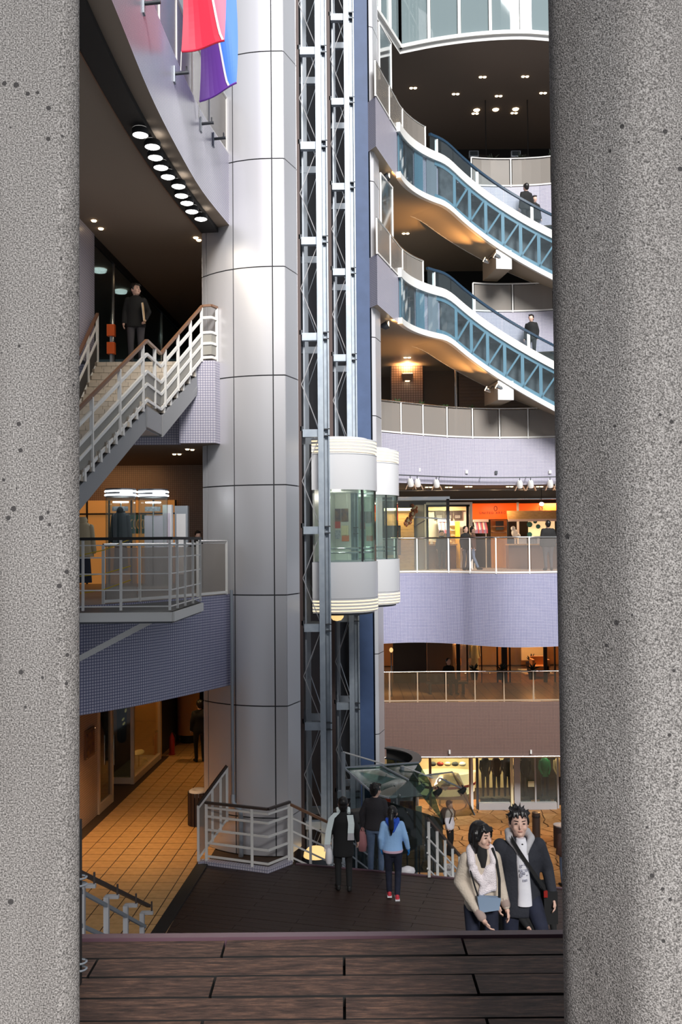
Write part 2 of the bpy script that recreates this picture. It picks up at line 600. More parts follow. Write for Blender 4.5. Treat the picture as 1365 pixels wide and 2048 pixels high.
# ================================================================== SETTING
def ccw(poly):
    a = sum(p[0] * q[1] - q[0] * p[1] for p, q in zip(poly, poly[1:] + poly[:1]))
    return poly if a > 0 else poly[::-1]
def slab(name, poly, z0, z1, mats, label=None, cat=None):
    poly = ccw([tuple(p[:2]) for p in poly])
    return struct(name, MB().prism(poly, z0, z1), mats, label, cat)
ZN, ZD, ZG = -0.38, -5.0, -8.6            # terrace, deck, ground
G = Vector((.057, .998, 0)); GP = Vector((.998, -.057, 0))

# ---- concrete pillars that frame the view
def pillar(poly, label):
    t = tag(MB().prism(ccw(poly), ZN, 13.0, (0, 0, 0)).build('concrete_pillar', ['concrete'], smooth=25), label, 'pillar')
    return t
def rounded(poly, r, n=5):
    out = []
    m_ = len(poly)
    for i in range(m_):
        p = Vector(poly[i]); a = Vector(poly[i - 1]); b = Vector(poly[(i + 1) % m_])
        da = (a - p).normalized(); db = (b - p).normalized()
        for k in range(n + 1):
            t = k / n
            out.append(tuple((p + da * r * (1 - t) ** 2 + db * r * t ** 2)[:2]))
    return out
pillar(rounded([(.640, 2.0), (1.75, 2.04), (1.75, 3.0), (.80, 3.0), (.497, 2.155)], .045), 'massive grey aggregate concrete pillar lit brighter on its broad outer face')
pillar(rounded([(-1.75, 2.0), (-.600, 2.0), (-.574, 2.035), (-.95, 3.0), (-1.75, 3.0)], .02), 'speckled grey concrete pillar beside the stair railing with black post')

# ---- near terrace of worn planks
root = sroot('terrace_deck', (0, 2, ZN - .05))
MB().box((0, 1.4, ZN - .3), (7, 4.4, .5)).build('terrace_base', 'black', root)
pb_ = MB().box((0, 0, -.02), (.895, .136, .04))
pb_.mi = [1, 0, 1, 1, 1, 1]                  # sides coloured black, shade painted into the sunlit open joints
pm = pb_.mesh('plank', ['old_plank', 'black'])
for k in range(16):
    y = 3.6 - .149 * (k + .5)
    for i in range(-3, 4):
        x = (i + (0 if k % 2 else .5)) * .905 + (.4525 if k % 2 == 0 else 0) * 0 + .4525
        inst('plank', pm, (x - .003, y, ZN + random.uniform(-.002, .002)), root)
MB().box((0, 3.625, ZN - .03), (7, .04, .075)).build('edge_nosing', 'plum_nosing', root)

# ---- wide stair from the terrace to the lower deck
root = sroot('timber_stair', (2.5, 8, ZD))
n = 28; rise = (ZN - ZD) / n; tread = (12.7 - 3.65) / n
def stair_z(y): return ZN - (max(0, math.ceil((y - 3.65) / tread))) * rise
for k in range(1, n):
    z = ZN - rise * k
    MB().box((2.6, 3.65 + tread * (k - .5), z - .2), (10.8, tread, .4)).build('step', 'wet_plank', root)

# ---- lower deck
DA, DB = PZ(582, 1728, ZD), PZ(1130, 1779, ZD)
ed = (DB - DA).normalized(); en = Vector((ed.y, -ed.x, 0))   # en towards the camera
root = sroot('lower_deck', (2, 15, ZD - .05))
base = [DA - ed * 1.75, DA + ed * 9.5, Vector((8.6, 12.6, 0)), Vector((-2.95, 12.6, 0))]
MB().prism(ccw([tuple(p[:2]) for p in base]), ZD - .5, ZD - .03).build('deck_base', ['black'] * 3, root)
ang = math.atan2(ed.y, ed.x)
pm = MB().box((0, 0, -.015), (1.812, .152, .03)).mesh('plank', ['wet_plank'])
for k in range(24):
    for i in range(-1, 6):
        c = DA + en * (.08 + .16 * k) + ed * (-.85 + i * 1.82 + (.91 if k % 2 else 0))
        if c.y < 12.8 or c.x > 8.3: continue
        inst('plank', pm, (c.x, c.y, ZD + random.uniform(-.001, .002)), root, rz=ang)
MB().beam(DA + ed * .1 + Vector((0, 0, -.02)) - en * .02, DA + ed * 9.4 + Vector((0, 0, -.02)) - en * .02, .05, .08).build('edge_nosing', 'plum_nosing', root)
bA, bB = PZ(404, 1722, ZD), PZ(300, 1882, ZD)
MB().beam(bA + Vector((.06, 0, 0)), bB + (bB - bA) * .3 + Vector((.06, 0, 0)), .22, .06).build('border_strip', 'black', root)

# ---- tiled walkway on the left
root = sroot('walkway_floor', (-4.2, 20, ZD))
MB().box((-4.6, 21.5, ZD - .26), (7.2, 20, .5)).build('walkway_bed', 'grout', root)
tm = MB().box((0, 0, -.01), (.341, .341, .03)).mesh('floor_tile', ['floor_tile'])
o0 = Vector((-2.86, 13.6, ZD)); ga = -math.atan2(.057, .998)
for r_ in range(36):
    for c_ in range(8):
        q = o0 + G * (.36 * r_ + .18) - GP * (.36 * c_ + .18)
        inst('floor_tile', tm, q, root, rz=ga)
mb = MB()
a = o0 + G * (.36 * 36) + GP * .6
pts = [a, a + G * 6, a + G * 6 - GP * 4.2, a - GP * 4.2]
mb.poly([p + Vector((0, 0, .004)) for p in pts], uv=[(0, 0), (0, 6), (4.2, 6), (4.2, 0)])
tag(mb.build('far_tiles', 'floor_far', root), kind='stuff')

# ---- ground floor far below, crazy paving as separate stones
root = sroot('ground_floor', (5, 29, ZG - .05))
MB().box((5, 29, ZG - .28), (16, 22, .5)).build('ground_bed', 'grout', root)
def clip(poly, a, b):                # keep the side nearer to a
    mx, my = (a[0] + b[0]) / 2, (a[1] + b[1]) / 2; dx, dy = b[0] - a[0], b[1] - a[1]
    f = lambda p: (p[0] - mx) * dx + (p[1] - my) * dy
    out = []
    for p, q in zip(poly, poly[1:] + poly[:1]):
        fp, fq = f(p), f(q)
        if fp <= 0: out.append(p)
        if fp * fq < 0:
            t = fp / (fp - fq); out.append((p[0] + (q[0] - p[0]) * t, p[1] + (q[1] - p[1]) * t))
    return out
seeds = []
rr = random.Random(3)
for i in range(15):
    for j in range(16):
        seeds.append((2.0 + i * .52 + rr.uniform(-.22, .22), 25.6 + j * .55 + rr.uniform(-.23, .23)))
mat('stone_a', (.46, .22, .07), .6, noise=(5, (.34, .15, .045)))
mat('stone_b', (.38, .17, .05), .6, noise=(6, (.50, .25, .09)))
mat('stone_c', (.52, .27, .10), .6, noise=(6, (.40, .19, .06)))
for k, s in enumerate(seeds):
    poly = [(s[0] - 1, s[1] - 1), (s[0] + 1, s[1] - 1), (s[0] + 1, s[1] + 1), (s[0] - 1, s[1] + 1)]
    for q in seeds:
        if q is not s and abs(q[0] - s[0]) < 1.6 and abs(q[1] - s[1]) < 1.6: poly = clip(poly, s, q)
        if len(poly) < 3: break
    if len(poly) < 3: continue
    cx = sum(p[0] for p in poly) / len(poly); cy = sum(p[1] for p in poly) / len(poly)
    poly = [(cx + (p[0] - cx) * .93, cy + (p[1] - cy) * .93) for p in poly]
    MB().prism(ccw(poly), ZG - .05, ZG + rr.uniform(-.004, .008), (0, 0, 0)).build('paving_stone', ['stone_a', 'stone_b', 'stone_c'][k % 3:k % 3 + 1], root)

# ---- left building: floors, walls
cA = [(-2.22, 18.40), (-2.83, 18.97), (-2.85, 20.5), (-1.25, 20.7), (-1.25, 32), (-9, 32), (-9, 13.2), (-6.5, 13.75)]
eA = smooth_pts([(-6.5, 13.75, 0), (-5.2, 14.6, 0), (-4.36, 15.3, 0), (-3.63, 16.1, 0), (-2.9, 17.2, 0), (-2.22, 18.40, 0)], 5)
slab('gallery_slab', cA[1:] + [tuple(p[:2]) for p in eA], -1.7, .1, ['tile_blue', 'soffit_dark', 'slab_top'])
cC = [(-2.49, 18.33), (-2.42, 18.55), (-2.83, 18.97), (-2.85, 20.5), (-1.25, 20.7), (-1.25, 32), (-9, 32), (-9, 18.6), (-2.62, 18.6), (-3.15, 18.33)]
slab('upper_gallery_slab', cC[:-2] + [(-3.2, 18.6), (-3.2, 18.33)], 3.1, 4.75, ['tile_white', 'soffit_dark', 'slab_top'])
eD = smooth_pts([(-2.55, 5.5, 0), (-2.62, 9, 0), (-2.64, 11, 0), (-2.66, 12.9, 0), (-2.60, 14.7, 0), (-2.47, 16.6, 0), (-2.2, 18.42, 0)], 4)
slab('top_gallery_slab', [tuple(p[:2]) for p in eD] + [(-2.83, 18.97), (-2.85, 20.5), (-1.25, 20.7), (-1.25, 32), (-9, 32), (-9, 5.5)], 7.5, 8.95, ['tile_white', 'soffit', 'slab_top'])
# light slot under the top gallery
slot = smooth_pts([(-3.2, 8, 7.5), (-3.27, 11.5, 7.5), (-3.2, 14.3, 7.5), (-3.02, 16.6, 7.5), (-2.78, 18.6, 7.5)], 5)
root = sroot('light_slot', slot[0])
MB().sweep(slot, [(0, -.10), (0, -.004), (-.34, -.004), (-.34, -.10)], mis=[0, 0, 0, 0]).build('slot_box', 'black', root)
MB().sweep(slot, [(.0, -.115), (.0, -.0), (.018, -.0), (.018, -.115)]).build('slot_trim', 'hand_brown', root)
LP = [(281, 260), (305, 284), (311, 306), (322, 326), (336, 345), (357, 364), (363, 383), (374, 398), (384, 415), (402, 430)]
for k, (u, v) in enumerate(LP):
    q = PZ(u, v, 7.38)
    t = thing('downlight', 'round bright downlight in the row along the black ceiling slot', 'lamp', (q.x, q.y, 7.30), 'downlights in the black slot')
    MB().lathe([(.125, 0), (.13, .06), (.12, .10)], (q.x, q.y, 7.295), 16).build('housing', 'black', t, smooth=40)
    mb = MB(); mb.lathe([(0.001, -.03), (.07, -.022), (.115, 0)], (q.x, q.y, 7.30), 16); mb.build('lens', 'glow_white', t, smooth=40)
lamp('AREA', (-3.0, 15.8, 7.2), 60, (1, .86, .66), .3, (-3.0, 15.8, 0), sizey=4)

# walkway wall, gallery walls
def wallseg(name, a, b, z0, z1, m_, th=.2, label=None):
    a, b = Vector(a), Vector(b)
    d = (b - a).normalized(); nr = Vector((-d.y, d.x)) * th
    L = (b - a).length
    mb = MB().prism(ccw([tuple(a), tuple(b), tuple(b + nr), tuple(a + nr)]), z0, z1, (0, 0, 0))
    return struct(name, mb, [m_], label)
def W(d0, off=0.0):                                  # a point of the walkway wall line
    q = Vector((-5.62, 20.0, 0)) + G * (d0 - 20.0) + GP * off
    return (q.x, q.y)
wallseg('wall_walkway', W(13), W(21.1), ZD, -1.7, 'tile_wall')
wallseg('wall_walkway_inner', W(26.6), W(31.8), ZD, -1.7, 'dark_wall')
wallseg('wall_shop_recess', W(21.1, -1.4), W(26.6, -1.4), ZD, -1.7, 'tile_brown')
wallseg('wall_walkway_end', (-6.5, 31.6), (-1.3, 31.6), ZD, -1.7, 'dark_wall')
wallseg('wall_lobby', (-1.22, 20.7), (.43, 26.95), ZG, 20.5, 'shaft_dark', .1)
wallseg('wall_lobby_side', (.43, 27.3), (-.9, 31.9), ZG, 20.5, 'dark_wall', .1)
wallseg('wall_gallery_back', (-8.9, 23.6), (-1.4, 23.6), .1, 3.1, 'tile_brown')
wallseg('wall_gallery_left', (-8.8, 13.3), (-8.8, 23.5), .1, 3.1, 'dark_wall')
wallseg('wall_upper_left', (-8.6, 6.0), (-8.4, 31.5), 4.75, 7.5, 'dark_wall')
wallseg('wall_upper_tile', (-5.20, 15.6), (-5.06, 18.9), 4.75, 7.5, 'tile_white', -.02)
wallseg('wall_upper_back', (-5.0, 29.5), (-1.4, 29.5), 4.75, 7.5, 'dark_wall')

# ---- right side: ring galleries around the round well
WC = Vector((6.2, 26.2, 0)); RI = 4.6
ring = smooth_pts([(.95, 29.2, 0), (1.45, 29.8, 0), (2.74, 30.75, 0), (3.93, 31.5, 0), (5.45, 31.9, 0), (7.52, 31.7, 0), (9.6, 30.7, 0), (11, 29, 0)], 4)
rp = [tuple(p[:2]) for p in ring]
backp = [(12, 29), (12, 37.5), (-1.1, 37.5), (-1.1, 29.2)]
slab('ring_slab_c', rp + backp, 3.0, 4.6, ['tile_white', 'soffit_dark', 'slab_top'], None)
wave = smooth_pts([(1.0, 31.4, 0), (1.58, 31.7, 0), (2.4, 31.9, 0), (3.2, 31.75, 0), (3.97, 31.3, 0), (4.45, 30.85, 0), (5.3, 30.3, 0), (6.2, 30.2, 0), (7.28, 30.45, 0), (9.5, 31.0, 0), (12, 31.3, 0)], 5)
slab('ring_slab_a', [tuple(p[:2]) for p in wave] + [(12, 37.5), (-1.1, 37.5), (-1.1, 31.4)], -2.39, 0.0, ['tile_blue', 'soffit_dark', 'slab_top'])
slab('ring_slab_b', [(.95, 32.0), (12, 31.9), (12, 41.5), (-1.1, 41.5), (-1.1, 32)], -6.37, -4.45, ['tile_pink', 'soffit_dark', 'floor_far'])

# spiral landing path: straight start, then round the well
def spiral(ztop):
    pts = []
    for t in (0, .35, .7): pts.append(Vector((1.05, 25.2, 0)).lerp(Vector((1.757, 27.39, 0)), t) + Vector((0, 0, ztop)))
    th = 165.0
    while th >= 12:
        x, y = WC.x + RI * math.cos(R(th)), WC.y + RI * math.sin(R(th))
        d = max(0, (126 - th)) * math.pi / 180 * RI * .577
        e = (126 - th) * math.pi / 180 * RI            # soften the kink a little
        if -.35 < e < .35: d = .577 * (e + .35) ** 2 / 1.4
        d = min(d, 4.4)
        pts.append(Vector((x, y, ztop - d)))
        th -= 2.5
    return pts
for nm, zt in (('d', 9.0), ('e', 13.4)):
    sp = spiral(zt)
    land = [tuple(p[:2]) for p in sp if p.z > zt - .02]
    rest = [p for p in rp if p[0] > 4.2]
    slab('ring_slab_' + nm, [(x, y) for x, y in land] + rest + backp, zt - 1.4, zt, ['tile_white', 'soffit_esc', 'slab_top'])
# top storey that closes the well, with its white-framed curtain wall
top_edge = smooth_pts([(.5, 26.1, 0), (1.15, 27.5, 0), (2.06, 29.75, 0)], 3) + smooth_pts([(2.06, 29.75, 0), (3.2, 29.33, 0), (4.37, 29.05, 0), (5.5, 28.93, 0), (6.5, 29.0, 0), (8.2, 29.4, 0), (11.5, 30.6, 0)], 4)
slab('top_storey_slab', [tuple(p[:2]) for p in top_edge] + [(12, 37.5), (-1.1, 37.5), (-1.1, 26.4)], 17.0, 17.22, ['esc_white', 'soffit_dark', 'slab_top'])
t = sroot('window_1', (2.06, 29.75, 17.22))
for a, b in ((0, 7), (7, len(top_edge))):
    seg = top_edge[a:b]
    L = plen(seg); nb = max(2, round(L / 1.0))
    for i in range(nb + 1):
        q = arc_pick(seg, [L * i / nb])[0]
        MB().box((q.x, q.y, 19.0), (.09, .09, 3.56)).build('mullion', 'esc_white', t)
        if i < nb:
            for z0, z1 in ((17.3, 19.0), (19.1, 20.7)):
                s2 = arc_pick(seg, [L * (i + f) / nb for f in (.06, .35, .65, .94)])
                MB().sweep([p + Vector((0, 0, z0)) for p in s2], [(.02, 0), (.02, z1 - z0), (.035, z1 - z0), (.035, 0)]).build('pane', 'glass_sky', t)
    MB().sweep([p + Vector((0, 0, 19.0)) for p in seg], [(-.03, 0), (-.03, .1), (.05, .1), (.05, 0)]).build('transom', 'esc_white', t)
    MB().sweep([p + Vector((0, 0, 17.15)) for p in seg], [(-.09, 0), (-.09, .12), (.02, .12), (.02, 0)]).build('sill', 'esc_white', t)
slab('roof_slab', [tuple(p[:2]) for p in top_edge] + [(12, 37.5), (-1.1, 37.5), (-1.1, 26.4)], 20.75, 21.1, ['esc_white', 'soffit_dark', 'slab_top'])

# back walls of the right galleries
wallseg('wall_back_e', (-1.0, 37.2), (11.9, 37.2), 13.4, 17.0, 'black')
wallseg('wall_back_e_lower', (1.2, 36.2), (11.9, 36.2), 13.4, 15.2, 'tile_white', .1)
wallseg('wall_back_d', (-1.0, 37.2), (11.9, 37.2), 9.0, 12.0, 'black')
wallseg('wall_back_c', (-1.0, 36.6), (11.9, 36.6), 4.6, 7.6, 'soffit')
wallseg('wall_right_far', (11.9, 29.0), (11.9, 41), ZG, 20.8, 'dark_wall')
wallseg('wall_back_a', (-1.0, 37.3), (11.9, 37.3), 0, 3.0, 'dark_wall')
wallseg('wall_back_b', (-1.0, 41.3), (11.9, 41.3), -4.45, -2.39, 'dark_wall')
wallseg('wall_ground_back', (-1.0, 39.5), (11.9, 39.5), ZG, -6.37, 'dark_wall')
# unseen roof slab added to shade the lower levels from the sun
struct('shade_roof', MB().box((2.0, -3.75, 13.4), (40, 15.5, .8)), ['soffit'])
# ================================================================== silver columns
def silver_column(label, outline, seams, zlist, gap=.012):
    """outline: plan points front side; seams: indices of outline points where a vertical joint falls"""
    t = thing('clad_column', label, 'column', (outline[len(outline) // 2][0], outline[len(outline) // 2][1], zlist[0]))
    pts = [Vector((p[0], p[1], 0)) for p in outline]
    core = [(p[0], p[1]) for p in outline]
    cen = Vector((sum(p[0] for p in core) / len(core), sum(p[1] for p in core) / len(core)))
    core = [tuple(Vector(p).lerp(cen, .03)) for p in core]
    MB().prism(ccw(core), zlist[0], zlist[-1], (0, 0, 0)).build('core', ['panel_joint'], t)
    for a, b in zip(seams, seams[1:]):
        seg = pts[a:b + 1]
        L = plen(seg)
        n = max(1, (b - a) * 2)
        sp = arc_pick(seg, [gap + (L - 2 * gap) * k / n for k in range(n + 1)])
        for z0, z1 in zip(zlist, zlist[1:]):
            mb = MB().sweep([p + Vector((0, 0, z0 + gap)) for p in sp], [(0, 0), (0, z1 - z0 - 2 * gap), (-.03, z1 - z0 - 2 * gap), (-.03, 0)])
            mb.build('cladding_panel', 'panel_silver', t, smooth=30)
    return t
yc = 18.2
ol = [(-.95, 20.4), (-.85, 18.77), (-1.075, 18.2), (-1.32, 18.2)]
for x in (-1.55, -1.8, -2.0, -2.12):
    ol.append((x, 18.2 + 1.9 - math.sqrt(1.9 ** 2 - (x + 1.32) ** 2)))
for x in (-2.3, -2.5, -2.66, -2.72):
    ol.append((x, 18.2 + 1.9 - math.sqrt(1.9 ** 2 - (x + 1.32) ** 2)))
ol += [(-2.83, 18.93), (-2.80, 20.4)]
# travel so that the outside lies to the left
silver_column('huge rounded silver-clad column with black panel joints beside the lift shaft', ol, [0, 1, 2, 3, 7, 11, 12, 13], [ZD] + [.08 + 2.17 * k for k in range(-2, 9)])
ol2 = [(1.2, 27.6), (1.17, 26.15), (1.0, 25.55), (.885, 25.5), (.86, 25.6), (.86, 27.6)]
silver_column('slim silver-clad column edge beside the blue shaft wall', ol2, [0, 1, 2, 3], [ZG] + [.2 + 2.19 * k for k in range(-3, 10)])
# drain pipe on the big column
t = thing('drain_pipe', 'thin grey drain pipe running down the big silver column', 'pipe', (-2.2, 18.2, ZD))
pa, pb = P(463, 1180, 18.3), P(466, 1590, 18.3)
MB().tube([pa, pb], .032, 8).build('pipe', 'steel_grey', t, smooth=60)
q = pb
MB().tube([q, q + Vector((.0, -.05, -.12)), q + Vector((.06, -.08, -.2)), q + Vector((.14, -.08, -.25)), q + Vector((.16, -.08, -.4)), Vector((q.x + .16, q.y - .08, ZD))], .05, 8).build('elbow', 'steel_grey', t, smooth=60)

# ================================================================== lift shaft
struct('wall_shaft_blue', MB().box((.665, 26.2, 6), (.37, 1.4, 29.2)), ['blue_wall'])
mat('steel_post', (.42, .41, .42), .45)
ZB = [-2.8 + 2.05 * k for k in range(-1, 11)]
SD = Vector((.26, .966, 0)); SN = Vector((.966, -.26, 0))
rail1 = P(650, 1080, 19.5); rail2 = P(707, 1080, 21.8)
def guide_column(base, label, zbot, s=1.0):
    x, y = base.x, base.y
    t = thing('lift_guide_column', label, 'steel column', (x, y, zbot), 'lift guide columns')
    H = 21 - zbot; zc = (21 + zbot) / 2
    MB().box((x - .062, y, zc), (.118, .22, H)).build('flange', 'steel_blue', t)
    MB().box((x + .045, y + .05, zc), (.10, .12, H)).build('web', 'steel_blue', t)
    MB().box((x + .108, y, zc), (.028, .2, H)).build('lip', 'steel_blue', t)
    MB().box((x + .012, y + .03, zc), (.014, .16, H)).build('lip', 'steel_grey', t)
    for z in ZB:
        if z < zbot + .3: continue
        for dz in (.0, .14):
            MB().box((x + .06, y - .03, z + dz), (.13, .14, .02)).build('bracket', 'steel_dark', t)
    return t
guide_column(rail1, 'pale blue steel lift guide column next to the big silver column', -6.2)
guide_column(rail2, 'pale blue steel lift guide column next to the blue wall', -6.2)
def shaft_frame(rail, postu, label, dy2):
    px = P(postu, 1080, rail.y).x
    t = thing('lift_shaft_frame', label, 'steel frame', (px, rail.y, ZG), 'lift shaft frames')
    zc = (21 + ZG) / 2; H = 21 - ZG
    y = rail.y; y2 = y + dy2
    MB().box((px, y + .05, zc), (.085, .1, H)).build('post', 'rust_post', t)
    MB().box((px + .1, y + .16, zc), (.035, .05, H)).build('post', 'steel_grey', t)
    MB().box((px + .12, y2, zc), (.09, .09, H)).build('post', 'steel_grey', t)
    MB().box((rail.x - .02, y2 + .3, zc), (.10, .1, H)).build('post', 'steel_dark', t)
    for k, z in enumerate(ZB):
        MB().box(((px + rail.x) / 2 - .01, y + .02, z + .06), (rail.x - px - .16, .13, .16)).build('beam', 'steel_blue', t)
        MB().box(((px + rail.x) / 2, y2, z + .02), (rail.x - px, .1, .15)).build('beam', 'steel_grey', t)
        MB().beam((px + .05, y, z + .16), (px + .05, y2, z + .16), .07, .1).build('beam', 'steel_dark', t)
        MB().tube([(px + .05, y, z + 1.1), (rail.x - .1, y, z + .16)], .009, 5).build('brace', 'steel_post', t)
        MB().tube([(rail.x - .1, y, z - .02), (px + .05, y, z - .95)], .009, 5).build('brace', 'steel_post', t)
        MB().tube([(rail.x - .1, y2, z - .02), (px + .1, y2, z - .95)], .008, 5).build('brace', 'steel_grey', t)
        MB().tube([(px + .1, y2, z + 1.1), (rail.x - .1, y2, z + .16)], .011, 5).build('brace', 'steel_grey', t)
    return t
shaft_frame(rail1, 601, 'dark braced steel lift frame next to the big silver column', 1.2)
shaft_frame(rail2, 665, 'dark braced steel lift frame next to the blue wall', 1.2)

def car_outline(r, back=.3, n=24):
    a0 = math.atan2(SN.y, SN.x)
    pts = [(r * math.cos(a0 - math.pi / 2 + math.pi * k / n), r * math.sin(a0 - math.pi / 2 + math.pi * k / n)) for k in range(n + 1)]
    e = pts[-1]; s = pts[0]
    pts.append((e[0] - SN.x * back, e[1] - SN.y * back)); pts.append((s[0] - SN.x * back, s[1] - SN.y * back))
    return pts
def lift_car(c, label):
    zs = dict(top=3.32, st=2.99, gt=2.22, gb=.68, sb=-.09, bot=-.40)
    t = thing('lift_car', label, 'lift', (c.x, c.y, zs['bot']), 'scenic lift cars')
    def pr(name, r, z0, z1, m_, par=t, back=.3):
        pts = [(c.x + a, c.y + b) for a, b in car_outline(r, back)]
        return MB().prism(ccw(pts), z0, z1, (0, 0, 0)).build(name, [m_], par, smooth=35)
    u_ = pr('upper_drum', .90, zs['gt'], zs['st'], 'car_white')
    l_ = pr('lower_drum', .90, zs['sb'], zs['gb'], 'car_white')
    pr('drum_seam', .905, zs['st'] - .012, zs['st'] - .004, 'steel_grey', u_)
    for (z0, z1, nm, par) in ((zs['st'], zs['top'], 'upper_light_ring', t), (zs['bot'], zs['sb'], 'lower_light_ring', t)):
        rc = pr('ring_core', .875, z0, z1, 'car_white', par)
        n = 4; h = (z1 - z0) / (n + .5)
        for k in range(n):
            pr('light_band', .90, z0 + h * (k + .55), z0 + h * (k + .82), 'glow_warm', rc)
            pr('rim', .905, z0 + h * (k + .9), z0 + h * (k + 1.35), 'car_white', rc)
    pr('base_plate', .80, zs['bot'] - .05, zs['bot'], 'steel_dark')
    d = c + SN * .25
    MB().lathe([(.001, -.17), (.09, -.15), (.14, -.09), (.155, 0)], (d.x - .25, d.y - .1, zs['bot'] - .05), 18).build('dome_lamp', 'glow_soft', t, smooth=50)
    pr('roof_cap', .7, zs['top'], zs['top'] + .05, 'car_white')
    # glazed cabin
    a0 = math.atan2(SN.y, SN.x)
    cabin = pr('cabin_floor', .86, zs['gb'] - .03, zs['gb'] + .01, 'steel_grey')
    def ap(deg, r): return Vector((c.x + r * math.cos(a0 + R(deg)), c.y + r * math.sin(a0 + R(deg)), 0))
    for k in range(6):
        seg = [ap(-90 + 30 * k + f, .87) + Vector((0, 0, zs['gb'])) for f in (0, 7.5, 15, 22.5, 30)]
        MB().sweep(seg, [(0, 0), (0, zs['gt'] - zs['gb']), (.012, zs['gt'] - zs['gb']), (.012, 0)]).build('pane', 'glass_clear', t)
    for dg in (-88, -35, 12, 60, 88):
        q = ap(dg, .85)
        MB().box((q.x, q.y, (zs['gt'] + zs['gb']) / 2), (.035, .035, zs['gt'] - zs['gb']), a0).build('mullion', 'black', t)
    b0 = c - SN * .28
    MB().box((b0.x, b0.y, (zs['gt'] + zs['gb']) / 2), (.04, 1.66, zs['gt'] - zs['gb']), a0).build('back_wall', 'cabin_wall', t)
    e0 = c + SD * .84 - SN * .1
    SW = MB().box((e0.x, e0.y, (zs['gt'] + zs['gb']) / 2), (.42, .04, zs['gt'] - zs['gb']), a0).build('side_wall', 'cabin_wall', t)
    for dz in (0, .09):
        MB().tube([ap(-85 + 10 * k, .80) + Vector((0, 0, zs['gb'] + .2 + dz)) for k in range(18)], .016, 6).build('handrail', 'chrome', t, smooth=60)
    # notices on the far side wall
    for (du, z, w_, h_, m_) in ((-.14, 1.72, .17, .3, 'poster_dark'), (.04, 1.72, .17, .3, 'poster_dark'), (-.14, 1.50, .15, .16, 'poster_red'), (-.14, 1.28, .15, .2, 'poster_grey'), (.04, 1.36, .17, .24, 'poster_cream'), (.05, 1.19, .17, .14, 'poster_orange')):
        q = e0 - SD * .026 + SN * (du + .03)
        MB().box((q.x, q.y, z), (w_, .008, h_), a0).build('notice', m_, SW)
    lamp('POINT', (c.x, c.y, zs['gt'] - .12), 8, (1, .93, .8), .1)
    return t
mat('cabin_wall', (.55, .56, .50), .4)
mat('poster_dark', (.06, .03, .05), .5, noise=(9, (.22, .12, .05)))
mat('poster_red', (.5, .05, .02), .5); mat('poster_grey', (.5, .52, .56), .5, noise=(30, (.25, .28, .32)))
mat('poster_cream', (.72, .66, .40), .5); mat('poster_orange', (.75, .22, .08), .5)
car1 = Vector((rail1.x + .25, rail1.y + .95, 0)); car2 = Vector((rail2.x + .25, rail2.y + .95, 0))
lift_car(car1, 'white drum-shaped glass lift car, the one next to the silver column side')
lift_car(car2, 'white drum-shaped glass lift car partly hidden by the other one')

def pit_ring(c, z, label, r=1.28, a1=80):
    t = thing('lift_pit_ring', label, 'steel ring', (c.x, c.y, z), 'lift pit rings')
    a0 = math.atan2(SN.y, SN.x)
    pts = [Vector((c.x + r * math.cos(a0 + R(a)), c.y + r * math.sin(a0 + R(a)), z)) for a in range(-78, a1, 6)]
    MB().sweep(pts, [(-.1, 0), (-.1, .03), (.1, .03), (.1, 0)]).build('bottom_flange', 'steel_dark', t, smooth=40)
    MB().sweep(pts, [(-.02, 0), (-.02, .28), (.02, .28), (.02, 0)]).build('web', 'steel_ring', t, smooth=40)
    MB().sweep(pts, [(-.1, .26), (-.1, .29), (.12, .29), (.12, .26)]).build('top_flange', 'steel_ring', t, smooth=40)
    MB().sweep([p + Vector((0, 0, -.02)) for p in pts], [(-.02, -1.7), (-.02, 0), (.0, 0), (.0, -1.7)]).build('glass_skirt', 'glass_dark', t, smooth=40)
    for i in range(0, len(pts), 6):
        MB().tube([pts[i], Vector((pts[i].x, pts[i].y, ZG))], .03, 6).build('post', 'steel_grey', t)
    return t
mat('steel_ring', (.13, .12, .11), .5, .2)
pit_ring(car2, -4.45, 'curved dark steel ring at the foot of the lift by the blue wall')
pit_ring(car1, -4.75, 'curved dark steel ring at the foot of the lift by the silver column', 1.12, -14)
q = P(632, 1712, 18.92)
t = thing('dome_light', 'glowing warm glass dome lamp at the bottom of the lift shaft', 'lamp', (q.x, q.y, ZG))
MB().lathe([(.29, 0), (.29, .12), (.27, .16)], (q.x, q.y, q.z - .16), 20).build('collar', 'steel_dark', t, smooth=40)
MB().lathe([(.25, 0), (.235, .08), (.16, .16), (.001, .2)], (q.x, q.y, q.z), 20).build('dome', 'glow_soft', t, smooth=60)
MB().lathe([(.2, 0), (.2, q.z - .16 - ZG)], (q.x, q.y, ZG), 16).build('pedestal', 'steel_dark', t, smooth=40)
# ================================================================== LEFT BUILDING
V3 = Vector
mat('stair_core', (.30, .25, .20), .6)
mat('stair_steel', (.30, .30, .31), .5)
glass_mat('rail_panel_stair', (.75, .73, .70), .72, (.44, .42, .38), .3, refl=.3)
def flip(pts): return list(reversed(pts))
